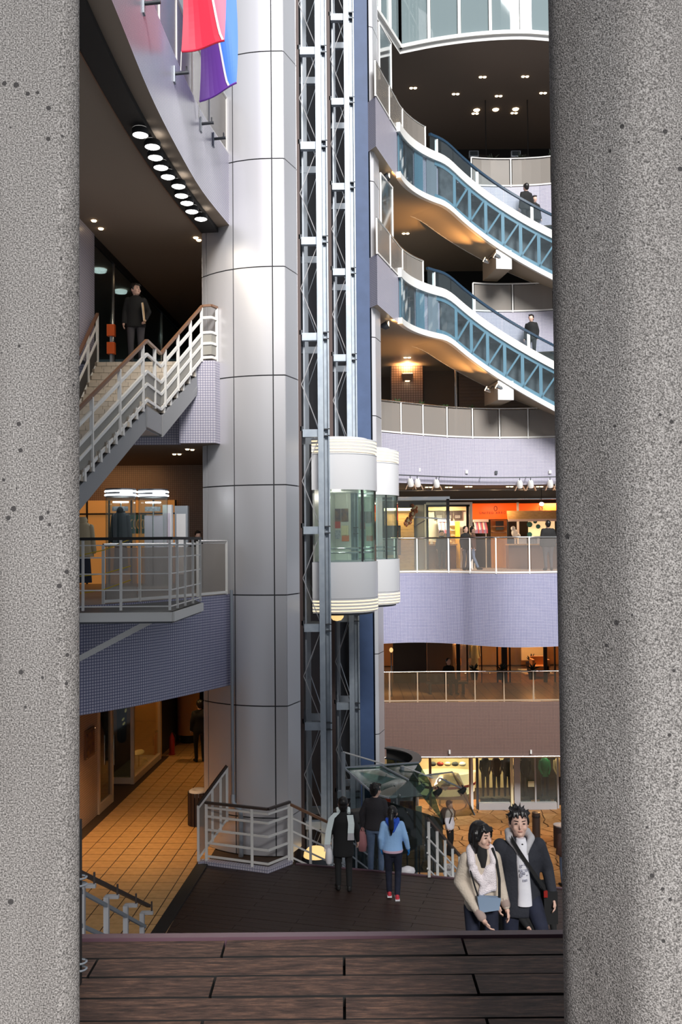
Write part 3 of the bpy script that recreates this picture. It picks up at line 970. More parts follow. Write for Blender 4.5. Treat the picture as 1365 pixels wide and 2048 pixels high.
# ---- stair from the gallery platform up to the upper gallery
t = thing('tiled_staircase', 'cream tiled staircase rising in two flights to the upper gallery', 'staircase', (-4.2, 16, .1))
mat('stair_tile_a', (.62, .54, .44), .45, noise=(4, (.70, .61, .50)))
tile_me = MB().box((0, 0, 0), (.184, .02, .079)).mesh('riser_tile', ['stair_tile_a'])
def step(x0, x1, y0, y1, z0, z1, tiles=True):
    so = MB().box(((x0 + x1) / 2, (y0 + y1) / 2, (z0 + z1) / 2), (x1 - x0, y1 - y0, z1 - z0)).build('step', 'stair_core', t)
    MB().box((x1 + .012, (y0 + y1) / 2 , (z0 + z1) / 2 + .02), (.024, .10, (z1 - z0) + .03)).build('tread_end', 'rail_white', so)
    if tiles:
        for c_ in range(2):
            x = x0 + .095 + (.095 if c_ else 0)
            h = (z1 - z0) / 2
            while x < x1 - .05:
                o = inst('riser_tile', tile_me, (x, y0 - .008, z0 + h * (c_ + .5)), so)
                x += .19
for k in range(7):
    step(-4.95, -3.35 + .6 * (k + .5) / 7, 17.2 + .2 * k, 17.4 + .2 * k, 3.55 + .1714 * k, 3.55 + .1714 * (k + 1))
MB().box((-4.17, 16.6, 3.47), (1.58, 1.2, .16)).build('landing', 'stair_core', t)
for k in range(20):
    step(-5.2, -3.4 - .06 * k, 16 - .24 * (k + 1), 16 - .24 * k, 3.55 - .165 * (k + 1), 3.55 - .165 * k, k < 13)
def plate(a, b, h, th=.05, up=0.0):
    a, b = V3(a), V3(b)
    s = V3((th, 0, 0)); z = V3((0, 0, 1))
    MB().hexa([a - z * h, a - z * h + s, b - z * h + s, b - z * h, a + z * up, a + s + z * up, b + s + z * up, b + z * up]).build('stringer', 'stair_steel', t)
plate((-4.62, 11.2, .2), (-3.42, 16.0, 3.46), .36)
plate((-3.40, 16.0, 3.5), (-3.38, 17.2, 3.5), .36)
plate((-3.36, 17.2, 3.5), (-2.80, 18.55, 4.66), .40)
MB().hexa([V3(p) for p in ((-5.2, 11.2, -.1), (-4.62, 11.2, -.1), (-3.42, 16.0, 3.16), (-5.2, 16, 3.16), (-5.2, 11.2, .0), (-4.62, 11.2, .0), (-3.42, 16, 3.22), (-5.2, 16, 3.22))]).build('soffit', 'stair_steel', t)
MB().hexa([V3(p) for p in ((-5.0, 16, 3.12), (-3.42, 16, 3.12), (-3.38, 17.2, 3.12), (-5.0, 17.2, 3.12), (-5.0, 16, 3.2), (-3.42, 16, 3.2), (-3.38, 17.2, 3.2), (-5.0, 17.2, 3.2))]).build('soffit', 'stair_steel', t)
MB().hexa([V3(p) for p in ((-4.95, 17.2, 3.1), (-3.36, 17.2, 3.1), (-2.8, 18.4, 4.2), (-4.95, 18.4, 4.2), (-4.95, 17.2, 3.2), (-3.36, 17.2, 3.2), (-2.8, 18.4, 4.3), (-4.95, 18.4, 4.3))]).build('soffit', 'stair_steel', t)
fl = [(-4.58, 11.2, .27), (-3.36, 16.0, 3.55), (-3.34, 17.15, 3.55), (-2.74, 18.36, 4.75), (-2.56, 18.36, 4.76), (-2.47, 18.55, 4.76)]
bar_rail('white bar railing with brown handrail on the open side of the tiled staircase', fl, 1.08, [.06, .34, .56, .86], [(0, .25), (0, .45), (0, .62), (0, .8), (0, .97), (1, .55), (2, .1), (2, .4), (2, .7), (2, .98), (4, .95)], panel=(.12, .52, 'rail_panel_stair'), barw=.04, pw=.055, name='stair_railing')
bar_rail('white bar railing on the wall side of the upper stair flight', [(-4.9, 17.0, 3.55), (-4.9, 17.2, 3.62), (-4.9, 18.6, 4.75)], 1.0, [.06, .5, .8], [(0, .2), (1, .5), (1, .99)], panel=(.1, .46, 'rail_panel_stair'), name='stair_railing')
# orange sign boxes at the stair head
for (z, l) in ((5.52, 'upper orange sign box beside the stair head'), (5.15, 'lower orange sign box beside the stair head')):
    tag(MB().box((-4.72, 19.0, z), (.16, .12, .24)).build('sign_box', 'orange_sign' if mat('orange_sign', (.80, .13, .02), .4) else None), l, 'sign')
tag(MB().box((-4.72, 19.0, 4.89), (.05, .05, .28)).build('sign_stand', 'steel_grey'), 'short grey stand carrying the two orange sign boxes', 'stand')
tag(MB().box((-4.72, 19.0, 5.335), (.05, .05, .13)).build('sign_stand', 'steel_grey'), 'small grey spacer between the two orange sign boxes', 'stand')
# glass wall of the upper gallery
t = sroot('window_2', (-5.0, 20, 4.75))
for y0, y1 in ((19.0, 20.4), (20.45, 24.9), (24.95, 29.4)):
    x0, x1 = -5.12 + (y0 - 18.4) * .045, -5.12 + (y1 - 18.4) * .045
    MB().beam((x0, y0, 6.1), (x1, y1, 6.1), .02, 2.7).build('pane', 'glass_dark', t)
    MB().box((x1, y1 + .02, 6.12), (.07, .06, 2.72)).build('mullion', 'chrome', t)
MB().beam((-5.1, 19, 7.42), (-4.6, 29.4, 7.42), .08, .16).build('head_rail', 'black', t)
for (u, v) in ((200, 543), (242, 585)):
    q = PZ(u, v, 7.44)
    tag(MB().lathe([(.001, -.02), (.14, -.015), (.16, 0.05)], (q.x, q.y, 7.44), 18).build('ceiling_lamp', 'glow_white', smooth=50), 'round white ceiling lamp shining behind the upper glass wall', 'lamp', 'ceiling lamps behind the upper glass wall')
def spots(pts, z, label, group, r=.045):
    for (u, v) in pts:
        q = PZ(u, v, z)
        tag(MB().lathe([(.001, -.025), (r, -.02), (r + .01, 0)], (q.x, q.y, z), 10).build('ceiling_spot', 'glow_spot', smooth=50), label, 'lamp', group)
spots([(188, 441), (202, 457), (392, 475), (398, 480)], 7.5, 'small recessed ceiling spot above the upper gallery stair', 'spots above the upper gallery')
spots([(349, 908), (359, 908), (375, 898), (385, 899), (307, 947), (314, 947), (380, 948), (386, 949), (238, 952), (250, 957)], 3.1, 'small recessed ceiling spot above the display cases', 'spots above the display cases', .035)
lamp('SPOT', (-3.4, 21.5, 7.45), 60, (1, .55, .25), .05, (-3.6, 21.5, 0), spot=120, blend=.9)
lamp('SPOT', (-4.2, 20.0, 3.05), 7, (1, .68, .4), .05, (-4.2, 20.0, 0), spot=130, blend=.9)

# ---- brackets, banners and balustrade on the top gallery front
guard_rail('brown panel balustrade with white posts along the top gallery edge', [p + V3((-.05, 0, 8.95)) for p in eD], 1.15, 11, panel='rail_panel', rail='rail_white')
for k, (u, v, l) in enumerate(((290, 10, 'highest'), (347, 150, 'second'), (398, 250, 'third'), (440, 280, 'lowest'))):
    d = [12.5, 14.55, 16.5, 17.35][k]
    q = P(u, v, d)
    for a, b in zip(eD, eD[1:]):
        if a.y <= q.y <= b.y: q.x = a.lerp(b, (q.y - a.y) / (b.y - a.y)).x
    t = thing('banner_bracket', ['steel banner bracket by the pink end of the fascia', 'steel banner bracket below the red banner', 'steel banner bracket below the purple banner', 'steel banner bracket nearest the silver column'][k], 'bracket', q, 'banner brackets')
    MB().box((q.x + .012, q.y, q.z), (.024, .1, .26)).build('plate', 'steel_grey', t)
    MB().tube([q + V3((.02, 0, .02)), q + V3((.24, 0, .04))], .028, 8).build('arm', 'steel_dark', t, smooth=60)
    MB().tube([q + V3((.2, 0, .05)), q + V3((.2, 0, .14))], .012, 6).build('hook', 'steel_dark', t)
def banner(u0, u1, v0, v1, Y, ca, cb, label, cx0, cx1, z_top=13.6):
    a, b = P(u0, v0, Y), P(u1, v1, Y)
    t = thing('banner', label, 'banner', (a.x, Y, a.z))
    W_ = b.x - a.x; H_ = z_top - a.z
    NX, NZ = 14, 40
    def pt(i, j, th=0):
        f, g = i / NX, j / NZ
        z = a.z + (b.z - a.z) * f * (1 - g) + H_ * g
        return (a.x + W_ * f + .03 * math.sin(g * 9) * (1 - g), Y + .05 * math.sin(f * 5 + g * 6) * (1 - g * .5) + th, z)
    curve = lambda g: cx1 + (cx0 - cx1) * (min(1, g / .55) ** .7)
    parts = {'left_field': (MB(), ca), 'right_field': (MB(), cb), 'curve_stripe': (MB(), 'banner_white')}
    for j in range(NZ):
        gm = (j + .5) / NZ
        c0, c1 = curve(j / NZ), curve((j + 1) / NZ)
        def row(mb, fa0, fb0, fa1, fb1, n, off=0):
            for k in range(n):
                p = [pt((fa0 + (fb0 - fa0) * k / n) * NX, j, off), pt((fa0 + (fb0 - fa0) * (k + 1) / n) * NX, j, off), pt((fa1 + (fb1 - fa1) * (k + 1) / n) * NX, j + 1, off), pt((fa1 + (fb1 - fa1) * k / n) * NX, j + 1, off)]
                mb.poly(p)
        row(parts['left_field'][0], 0, c0, 0, c1, 6)
        row(parts['right_field'][0], c0, 1, c1, 1, 6)
        row(parts['curve_stripe'][0], max(0, c0 - .025), min(1, c0 + .025), max(0, c1 - .025), min(1, c1 + .025), 1, -.012)
    for nm, (mb, m_) in parts.items(): mb.build(nm, m_, t, smooth=60)
    MB().tube([pt(k, 0) for k in range(NX + 1)], .018, 6).build('hem', ca, t)
    MB().tube([V3(pt(0, 0)), V3(pt(0, 0)) + V3((-.02, .05, -.28))], .008, 5).build('cord', 'rail_white', t)
    return t
for n_, c_ in (('banner_red', (.72, .02, .06)), ('banner_pink', (.86, .16, .26)), ('banner_purple', (.15, .04, .36)), ('banner_blue', (.06, .22, .78)), ('banner_white', (.85, .8, .85))):
    mat(n_, c_, .6)
banner(363, 450, 103, 84, 14.3, 'banner_red', 'banner_pink', 'red and pink cloth banner with a white curved stripe', .30, .97)
banner(399, 474, 203, 168, 16.2, 'banner_purple', 'banner_blue', 'purple and blue cloth banner with a white curved stripe', .20, .80)

# ---- gallery platform with white railing
pf = ccw([(-2.6, 14.2), (-2.47, 16.3), (-2.78, 17.3), (-3.66, 16.0), (-4.4, 15.2), (-5.25, 14.5), (-6.4, 13.7), (-6.4, 10.4), (-4.15, 10.4), (-4.15, 14.2)])
t = thing('gallery_platform', 'dark steel platform with white edge below the tiled staircase', 'platform', (-3.5, 15, -.2))
MB().prism(pf, -.1, .07, (0, 0, 0)).build('floor_plate', ['steel_dark'], t)
for a, b in (((-4.15, 14.2), (-2.6, 14.2)), ((-2.6, 14.2), (-2.47, 16.3))):
    MB().beam((*a, .0), (*b, .0), .08, .14).build('edge_beam', 'rail_white', t)
MB().beam(P(150, 1322, 15.2), P(306, 1240, 15.2), .09, .09).build('strut', 'rail_white', t)
bar_rail('white grid railing with black handrail around the gallery platform', [(-4.15, 14.2, .1), (-2.62, 14.2, .1), (-2.48, 16.25, .1)], 1.08, [.06, .31, .56, .81, 1.0], [(0, .02), (0, .12), (0, .5), (0, .99), (1, .2), (1, .45), (1, .72), (1, 1)], hand='black', barw=.014, pw=.035, name='platform_railing')
ga_ = [p + V3((.02, .1, .1)) for p in eA if p.x > -4.15 and p.x < -2.7]
guard_rail('brown mesh balustrade behind the platform railing', ga_, 1.0, 3)
guard_rail('brown mesh balustrade panel against the big silver column', [V3((-2.72, 17.5, .1)), V3((-2.27, 18.28, .1))], 1.05, 1)
t = thing('barrier_tape', 'yellow barrier rope strung behind the platform railing', 'rope', (-3.6, 14.5, .3))
for (a, b) in (((155, 1112), (262, 1078)), ((155, 1153), (262, 1132)), ((155, 1188), (262, 1160))):
    MB().tube([P(*a, 14.6), P((a[0] + b[0]) / 2, (a[1] + b[1]) / 2 + 5, 14.6), P(*b, 14.6)], .008, 5).build('strand', 'tape_yellow' if mat('tape_yellow', (.6, .42, .02), .5) else None, t)
# ---- round display cases
def display_case(x, y, label):
    t = thing('display_case', label, 'display case', (x, y, .1), 'round display cases')
    MB().lathe([(.001, 0), (.31, 0), (.31, .05), (.29, .06), (.29, .1), (.31, .11), (.31, .16), (.28, .2), (.001, .2)], (x, y, .1), 24).build('base', 'white_paint', t, smooth=30)
    MB().lathe([(.28, .2), (.28, 1.9)], (x, y, .1), 24).build('glass_tube', 'glass_clear', t, smooth=30)
    MB().lathe([(.001, 2.06), (.29, 2.06), (.29, 1.9), (.001, 1.9)], (x, y, .1), 24).build('cap', 'steel_dark', t, smooth=30)
    for dz in (1.92, 1.99):
        MB().lathe([(.295, dz), (.305, dz + .015), (.295, dz + .035)], (x, y, .1), 24).build('light_ring', 'glow_tube', t)
    MB().box((x + .16, y - .25, 2.075), (.22, .1, .1), .5).build('ballast_box', 'glow_tube', t)
    MB().lathe([(.001, 1.80), (.15, 1.80), (.15, 1.82), (.001, 1.82)], (x, y, .1), 20).build('lamp_disc', 'glow_tube', t)
    MB().tube([(x, y, .3), (x, y, 1.9)], .014, 8).build('pole', 'chrome', t)
    MB().box((x, y - .05, 1.78), (.30, .012, .09)).build('name_plate', 'poster_grey', t)
    return t
c1 = P(242, 1192, 17.6); c2 = P(307, 1192, 17.9)
display_case(c1.x, c1.y, 'round glass display case with a dressed torso inside')
display_case(c2.x, c2.y, 'round glass display case with a pale upright panel inside')
mat('panel_lilac', (.66, .58, .68), .4)
tag(MB().box((c2.x, c2.y + .06, .98), (.36, .03, 1.36)).build('lilac_poster_board', 'panel_lilac'), 'pale lilac poster board standing inside a round display case', 'poster board')
def bust(x, y, zb, label, coat, skirt, hem, sc=1.0, flare=1.0):
    t = thing('dress_form', label, 'mannequin', (x, y, zb))
    Z = lambda z: zb + z
    MB().loft([(x, y, Z(.30), .17 * sc * flare, .13 * sc), (x, y, Z(.6), .15 * sc, .12 * sc), (x, y, Z(.86), .13 * sc, .11 * sc)], 14).build('skirt', skirt, t, smooth=50)
    MB().loft([(x, y, Z(.78), .21 * sc * flare, .14 * sc), (x, y, Z(.95), .18 * sc, .13 * sc), (x, y, Z(1.2), .17 * sc, .12 * sc), (x, y, Z(1.36), .16 * sc, .10 * sc), (x, y, Z(1.43), .07, .07)], 14).build('jacket', coat, t, smooth=50)
    for s in (-1, 1):
        MB().cap((x + s * .15 * sc, y, Z(1.33)), (x + s * .21 * sc, y, Z(.88)), .055, .045, 8).build('sleeve', coat, t, smooth=50)
    MB().loft([(x, y, Z(1.40), .08, .08), (x, y, Z(1.46), .09, .09), (x, y, Z(1.52), .06, .06)], 12).build('collar', hem, t, smooth=50)
    MB().tube([(x, y, zb), (x, y, Z(.35))], .02, 8).build('stand', 'chrome', t)
    return t
mat('coat_slate', (.035, .045, .055), .7); mat('skirt_floral', (.30, .10, .09), .7, noise=(22, (.62, .45, .38))); mat('fur_black', (.006, .006, .006), .9)
mat('top_beige', (.52, .42, .27), .7); mat('jeans_dark', (.02, .025, .045), .7)
bust(c1.x, c1.y, .3, 'dark jacket and floral skirt on a dress form inside the display case', 'coat_slate', 'skirt_floral', 'fur_black', .85, 1.0)
m2 = P(166, 1195, 17.2)
bust(m2.x, m2.y, .1, 'beige jacket and dark jeans on a dress form below the stair', 'top_beige', 'jeans_dark', 'top_beige', 1.0)
for k, (u0, u1, v0, Y, l) in enumerate(((327, 345, 1010, 18.6, 'tall white display board beside the round case'), (351, 377, 1012, 19.2, 'tall grey display cabinet beside the white board'))):
    a, b = P(u0, v0, Y), P(u1, v0, Y)
    t = thing('display_board', l, 'board', ((a.x + b.x) / 2, Y, .1))
    MB().box(((a.x + b.x) / 2, Y, (a.z + .1) / 2), (b.x - a.x, .18, a.z - .1)).build('body', 'white_paint' if k == 0 else 'steel_grey', t)
    MB().box(((a.x + b.x) / 2, Y - .1, (a.z + .1) / 2 + .1), ((b.x - a.x) * .7, .02, (a.z - .1) * .7)).build('front_panel', 'panel_lilac' if k == 0 else 'white_paint', t)
# lit shop front at the back of the gallery
t = thing('gallery_shopfront', 'orange-lit wooden shop front behind the display cases', 'shop front', (-5.6, 23.4, .1))
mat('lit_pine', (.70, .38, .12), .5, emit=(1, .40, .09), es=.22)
mat('teal', (.02, .16, .19), .5); mat('cream', (.82, .72, .45), .5)
for k in range(5):
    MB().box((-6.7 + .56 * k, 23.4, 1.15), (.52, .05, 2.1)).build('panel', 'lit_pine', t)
    MB().box((-6.42 + .56 * k, 23.36, 1.15), (.04, .06, 2.1)).build('mullion', 'black', t)
MB().box((-5.6, 23.34, 1.86), (2.8, .05, .04)).build('transom', 'black', t)
for (u0, u1) in ((259, 279), (282, 291)):
    a, b = P(u0, 1029, 23.2), P(u1, 1067, 23.2)
    s = thing('teal_poster', 'teal poster with cream ring shapes on the orange-lit shop front' if u0 < 270 else 'narrow teal poster with cream arcs on the orange-lit shop front', 'poster', ((a.x + b.x) / 2, 23.3, b.z))
    MB().box(((a.x + b.x) / 2, 23.3, (a.z + b.z) / 2), (b.x - a.x, .03, a.z - b.z)).build('sheet', 'teal', s)
    nr = 3 if u0 < 270 else 2
    for k in range(nr):
        cx = a.x + (b.x - a.x) * (k + .5) / nr; cz = (a.z + b.z) / 2
        MB().tube([(cx + .035 * math.cos(R(w_)), 23.275, cz + .11 * math.sin(R(w_))) for w_ in range(60 if k % 2 == 0 else 100, 310, 20)], .014, 5).build('arc', 'cream', s)
lamp('AREA', (-5.6, 22.6, 2.9), 13, (1, .5, .18), 1.8, (-5.6, 23.4, 1.0))

# ---- walkway below: door, showcase, wall fittings
t = sroot('door_1', (*W(21.6), ZD))
def wp(d, off, z): x, y = W(d, off); return V3((x, y, z))
for d0 in (21.12, 22.1):
    MB().beam(wp(d0, 0, ZD), wp(d0, 0, -2.5), .09, .08, side=G).build('jamb', 'door_frame' if mat('door_frame', (.60, .46, .34), .5) else None, t)
MB().beam(wp(21.1, 0, ZD + .1), wp(22.1, 0, ZD + .1), .07, .2).build('bottom_rail', 'door_frame', t)
MB().beam(wp(21.1, 0, -2.5), wp(22.1, 0, -2.5), .07, .12).build('top_rail', 'door_frame', t)
MB().beam(wp(21.15, -.02, -3.7), wp(22.08, -.02, -3.7), .02, 2.3).build('pane', 'glass_dark', t)
MB().tube([wp(21.98, .1, -4.1), wp(21.98, .1, -3.4)], .02, 6).build('handle', 'chrome', t)
t = thing('glass_showcase', 'white-framed glass showcase along the tiled walkway', 'showcase', (*W(25, -.5), ZD))
MB().beam(wp(23.7, 0.05, ZD + .09), wp(26.4, .05, ZD + .09), .1, .16).build('sill', 'door_frame', t)
MB().beam(wp(23.72, 0.05, ZD + .09), wp(23.72, -.62, ZD + .09), .1, .16).build('sill', 'door_frame', t)
for d0, off in ((23.72, .05), (23.72, -.62), (26.4, .05)):
    MB().beam(wp(d0, off, ZD), wp(d0, off, -1.72), .09, .09, side=G).build('frame_post', 'door_frame', t)
MB().beam(wp(23.76, .05, -3.3), wp(26.36, .05, -3.3), .02, 3.1).build('pane', 'glass_clear', t)
MB().beam(wp(23.72, .0, -3.3), wp(23.72, -.58, -3.3), .02, 3.1).build('pane', 'glass_dark', t)
MB().beam(wp(23.8, -.7, -3.35), wp(26.4, -.7, -3.35), .05, 3.2).build('back_panel', 'lit_ochre' if mat('lit_ochre', (.60, .30, .10), .6) else None, t)
MB().beam(wp(26.46, -.7, -3.35), wp(26.46, .1, -3.35), .05, 3.2).build('end_panel', 'lit_ochre', t)
MB().beam(wp(23.8, -.3, ZD + .06), wp(26.4, -.3, ZD + .06), .7, .1).build('floor_board', 'slab_top', t)
lamp('AREA', tuple(wp(25, -.3, -1.8)), 26, (1, .55, .2), .5, tuple(wp(25, -.3, -5)), sizey=1.6)
t = thing('leaf_ornament', 'dark hanging ornament with pale leaf shapes in the glass showcase', 'ornament', wp(23.95, -.3, -3.9))
MB().cap(wp(23.95, -.3, -3.9), wp(23.95, -.3, -1.9), .12, .16, 8).build('body', 'black', t)
rr = random.Random(5)
for k in range(16):
    q = wp(23.95, -.3, -3.6 + k * .11) + V3((rr.uniform(-.16, .16), -.17, 0))
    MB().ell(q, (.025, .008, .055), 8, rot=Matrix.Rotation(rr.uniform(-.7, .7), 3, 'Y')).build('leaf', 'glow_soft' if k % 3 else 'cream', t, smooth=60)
t = thing('shell_ornament', 'pale curled ornament lying on the showcase floor', 'ornament', wp(25.0, -.15, ZD + .12))
MB().ell(wp(25.0, -.15, ZD + .5), (.14, .3, .06), 12).build('upper_curl', 'cream', t, smooth=60)
MB().tube([wp(24.8 + .12 * k, -.05, ZD + .16 + .12 * math.sin(k * .55)) for k in range(7)], [.01, .03, .045, .05, .045, .03, .01], 8).build('lower_curl', 'cream', t, smooth=60)
MB().tube([wp(25.0, -.15, ZD + .12), wp(25.0, -.15, ZD + .5)], .015, 6).build('stem', 'hand_brown', t)
# wall plaque, alarm, kiosk, extinguisher
t = thing('wall_plaque', 'brown framed plaque on the pink tiled walkway wall', 'plaque', wp(20.5, .02, -3.6))
MB().beam(wp(20.15, .03, -3.25), wp(20.75, .03, -3.25), .03, .62).build('board', 'hand_brown', t)
MB().beam(wp(20.2, .05, -3.25), wp(20.7, .05, -3.25), .01, .50).build('face', 'poster_dark', t)
for d0 in (20.18, 20.72):
    for z in (-3.52, -2.98): MB().ell(wp(d0, .06, z), (.018, .018, .018), 8).build('stud', 'chrome', t)
q = P(358, 1478, 28.6)
q.x += .3
t = thing('poster_kiosk', 'rounded orange kiosk pillar with navy poster in the dim walkway', 'kiosk', (q.x, q.y, ZD))
MB().lathe([(.34, .25), (.34, 3.2)], (q.x, q.y, ZD), 20).build('drum', 'kiosk_orange' if mat('kiosk_orange', (.60, .30, .10), .5) else None, t, smooth=30)
MB().lathe([(.26, 0), (.26, .25), (.34, .25)], (q.x, q.y, ZD), 20).build('plinth', 'black', t, smooth=30)
MB().lathe([(.345, 1.55), (.345, 3.1)], (q.x, q.y, ZD), 10, R(-125), R(-75)).build('poster', 'poster_navy' if mat('poster_navy', (.02, .03, .09), .5) else None, t)
MB().lathe([(.347, 1.9), (.347, 3.0)], (q.x, q.y, ZD), 6, R(-70), R(-40)).build('poster', 'poster_grey', t)
q = P(313, 1512, 26.9)
q.x += .45
t = thing('fire_extinguisher', 'red fire extinguisher standing against the walkway wall', 'fire extinguisher', (q.x, q.y, ZD))
MB().lathe([(.001, .04), (.075, .04), (.08, .08), (.08, .48), (.05, .56), (.025, .6), (.025, .64)], (q.x, q.y, ZD), 12).build('cylinder', 'extinguisher_red' if mat('extinguisher_red', (.30, .02, .015), .35) else None, t, smooth=40)
MB().box((q.x, q.y - .02, ZD + .67), (.03, .16, .04)).build('lever', 'black', t)
MB().tube([(q.x + .02, q.y, ZD + .64), (q.x + .11, q.y, ZD + .55), (q.x + .1, q.y, ZD + .25)], .012, 6).build('hose', 'black', t)
MB().lathe([(.001, 0), (.1, 0), (.1, .04), (.001, .04)], (q.x, q.y, ZD), 12).build('stand', 'extinguisher_red', t)
q = P(404, 1634, 20.3)
t = thing('litter_bin', 'dark slatted litter bin with a white liner beside the silver column', 'bin', (q.x - .08, q.y, ZD))
x, y = q.x - .08, q.y
for k in range(16):
    a = 2 * math.pi * k / 16
    MB().box((x + .21 * math.cos(a), y + .21 * math.sin(a), ZD + .36), (.022, .068, .7), a).build('slat', 'bin_slat' if mat('bin_slat', (.03, .02, .022), .5) else None, t)
MB().lathe([(.001, .02), (.19, .02), (.19, .68)], (x, y, ZD), 18).build('drum', 'black', t, smooth=30)
rr = random.Random(2)
MB().lathe([(.19, .62), (.2, .73), (.16, .76), (.09, .74), (.001, .66)], (x, y, ZD), 18).build('liner', 'liner_white' if mat('liner_white', (.75, .72, .78), .5) else None, t, smooth=60)
# warm walkway lamps

for (d0, off, pw) in ((19.0, 1.3, 150), (22.5, 1.7, 40), (26.0, 1.7, 40), (29.0, 1.8, 12)):
    q = wp(d0, off, -1.74)
    tag(MB().lathe([(.001, -.02), (.07, -.015), (.09, .03)], tuple(q), 12).build('walkway_downlight', 'glow_spot', smooth=50), 'recessed downlight in the walkway ceiling', 'lamp', 'walkway downlights')
    lamp('SPOT', tuple(q + V3((0, 0, -.04))), pw * 2.3, (1, .60, .25), .06, (q.x, q.y, -5), spot=95, blend=.9)

# ---- railing at the foot of the silver column
kerb = [PZ(396, 1729, ZD), PZ(411, 1728, ZD), PZ(537, 1745, ZD), PZ(581, 1727, ZD)]
root = tag(MB().sweep([p for p in kerb], [(-.06, -.0), (-.06, .07), (.10, .07), (.10, 0)]).build('tiled_kerb', 'tile_white'), 'low white tiled kerb under the column railing', 'kerb')
kz = [p + V3((0, 0, .072)) for p in kerb[1:]]
bar_rail('white four-bar railing in front of the silver column foot', kz, 1.07, [.08, .33, .58, .83, 1.0], [(0, .02), (0, .75), (1, .95)], hand='hand_dark' if mat('hand_dark', (.05, .035, .03), .4) else None, barw=.028, pw=.05, name='column_railing')
bar_rail('white railing with grey mesh panel climbing beside the silver column', [kerb[0] + V3((0, 0, .05)), V3((-2.26, 18.1, -4.28))], 1.05, [.05, 1.0], [(0, 0.02), (0, .5), (0, .78), (0, 1)], panel=(.08, .98, 'rail_panel'), hand='hand_dark', pw=.045, name='ramp_railing')
bar_rail('white bar railing descending beyond the deck edge below the lift', [kerb[3] + V3((0, 0, .05)), V3((-.32, 17.85, -5.3)), V3((-.06, 18.05, -5.5))], 1.05, [.08, .33, .58, .83], [(0, .05), (0, .55), (1, .1), (1, .9)], hand='hand_brown', barw=.022, pw=.05, name='descending_railing')
# ---- handrail beside the timber stair
H1, H2 = P(120, 1725, 9.7), P(298, 1812, 13.0)
t = thing('stair_handrail', 'grey handrail with brown grip along the timber stair', 'handrail', (H2.x, H2.y, ZD))
MB().beam(H1, H2, .05, .04).build('grip', 'hand_dark', t)
for lv in (-.18, -.55): MB().beam(H1 + V3((0, 0, lv)), H2 + V3((0, -.25, lv)), .035, .04).build('bar', 'steel_grey', t)
for f in (.2, .45, .68, .9):
    q = H1.lerp(H2, f)
    MB().box((q.x, q.y, q.z - .66), (.06, .06, 1.05)).build('post', 'steel_post' if mat('steel_post', (.42, .41, .42), .45) else None, t)
    MB().box((q.x + .06, q.y + .04, q.z - .15), (.16, .05, .04)).build('arm', 'steel_post', t)
    MB().box((q.x + .12, q.y + .05, q.z - .07), (.02, .02, .13)).build('prop', 'hand_dark', t)
t = thing('rail_post', 'slim black post with wire rings behind the concrete pillar', 'post', (-.93, 3.25, ZN))
q = P(160, 1640, 3.25)
MB().box((q.x - .012, 3.25, (q.z + ZN) / 2), (.03, .03, q.z - ZN)).build('post', 'black', t)
for v in (1768, 1938):
    a = P(164, v, 3.23)
    if a.z > ZN + .02:
        MB().lathe([(.022, -.012), (.026, -.008), (.022, -.004)], (a.x - .012, 3.25, a.z), 12).build('wire_ring', 'steel_grey', t)
        MB().lathe([(.022, .012), (.026, .016), (.022, .02)], (a.x - .012, 3.25, a.z), 12).build('wire_ring', 'steel_grey', t)
# ================================================================== RIGHT SIDE
def u_of(p):
    d = V3(p) - EYE
    return CX + FPX * d.dot(rt) / d.dot(fwd)
def marks_at(path, us):
    out = []
    L = 0
    for u in us:
        L = 0
        for a, b in zip(path, path[1:]):
            ua, ub = u_of(a), u_of(b)
            if ua <= u <= ub:
                out.append(L + (b - a).length * (u - ua) / (ub - ua)); break
            L += (b - a).length
    return out
def up(path, z): return [V3((p[0], p[1], z)) for p in path]
# ---- balustrades
pc = up(ring, 4.6); L = plen(pc)
guard_rail('beige panel balustrade along the curved gallery under the lower escalator', pc, 1.05, 1, posts_at=[.02] + marks_at(pc, [803, 847, 895, 946, 1000, 1057, 1117]) + [L])
pa_ = up(wave, 0.0); La = plen(pa_)
guard_rail('clear glass balustrade along the wavy gallery before the orange shop', pa_, 1.19, 1, panel='rail_panel_clear', posts_at=[.02] + marks_at(pa_, [790, 835, 898, 941, 993, 1060, 1124]) + [La])
pb_ = [V3((.97, 32.05, -4.45)), V3((3, 32.04, -4.45)), V3((6, 31.99, -4.45)), V3((9, 31.97, -4.45)), V3((11.9, 31.95, -4.45))]
guard_rail('amber-lit glass balustrade of the dim lower gallery', pb_, 1.03, 1, panel='rail_panel_amber', post='rail_amber' if mat('rail_amber', (.42, .30, .20), .45) else None, posts_at=[.03] + marks_at(pb_, [780, 836, 893, 951, 1009, 1068, 1126]) + [plen(pb_)])
for zt, l1, l2 in ((9.0, 'beige panel balustrade on the lower escalator landing', 'beige panel balustrade on the far ring behind the lower escalator'), (13.4, 'beige panel balustrade on the upper escalator landing', 'beige panel balustrade on the far ring behind the upper escalator')):
    sp = spiral(zt)
    land = [p for p in sp if u_of(p) < 853 and p.z > zt - .02]
    guard_rail(l1, land, 1.0, 3)
    rg = [V3((p[0], p[1], zt)) for p in ring if 4.3 < p[0] < 11]
    guard_rail(l2, rg, 1.0, 5, rail='rail_white')
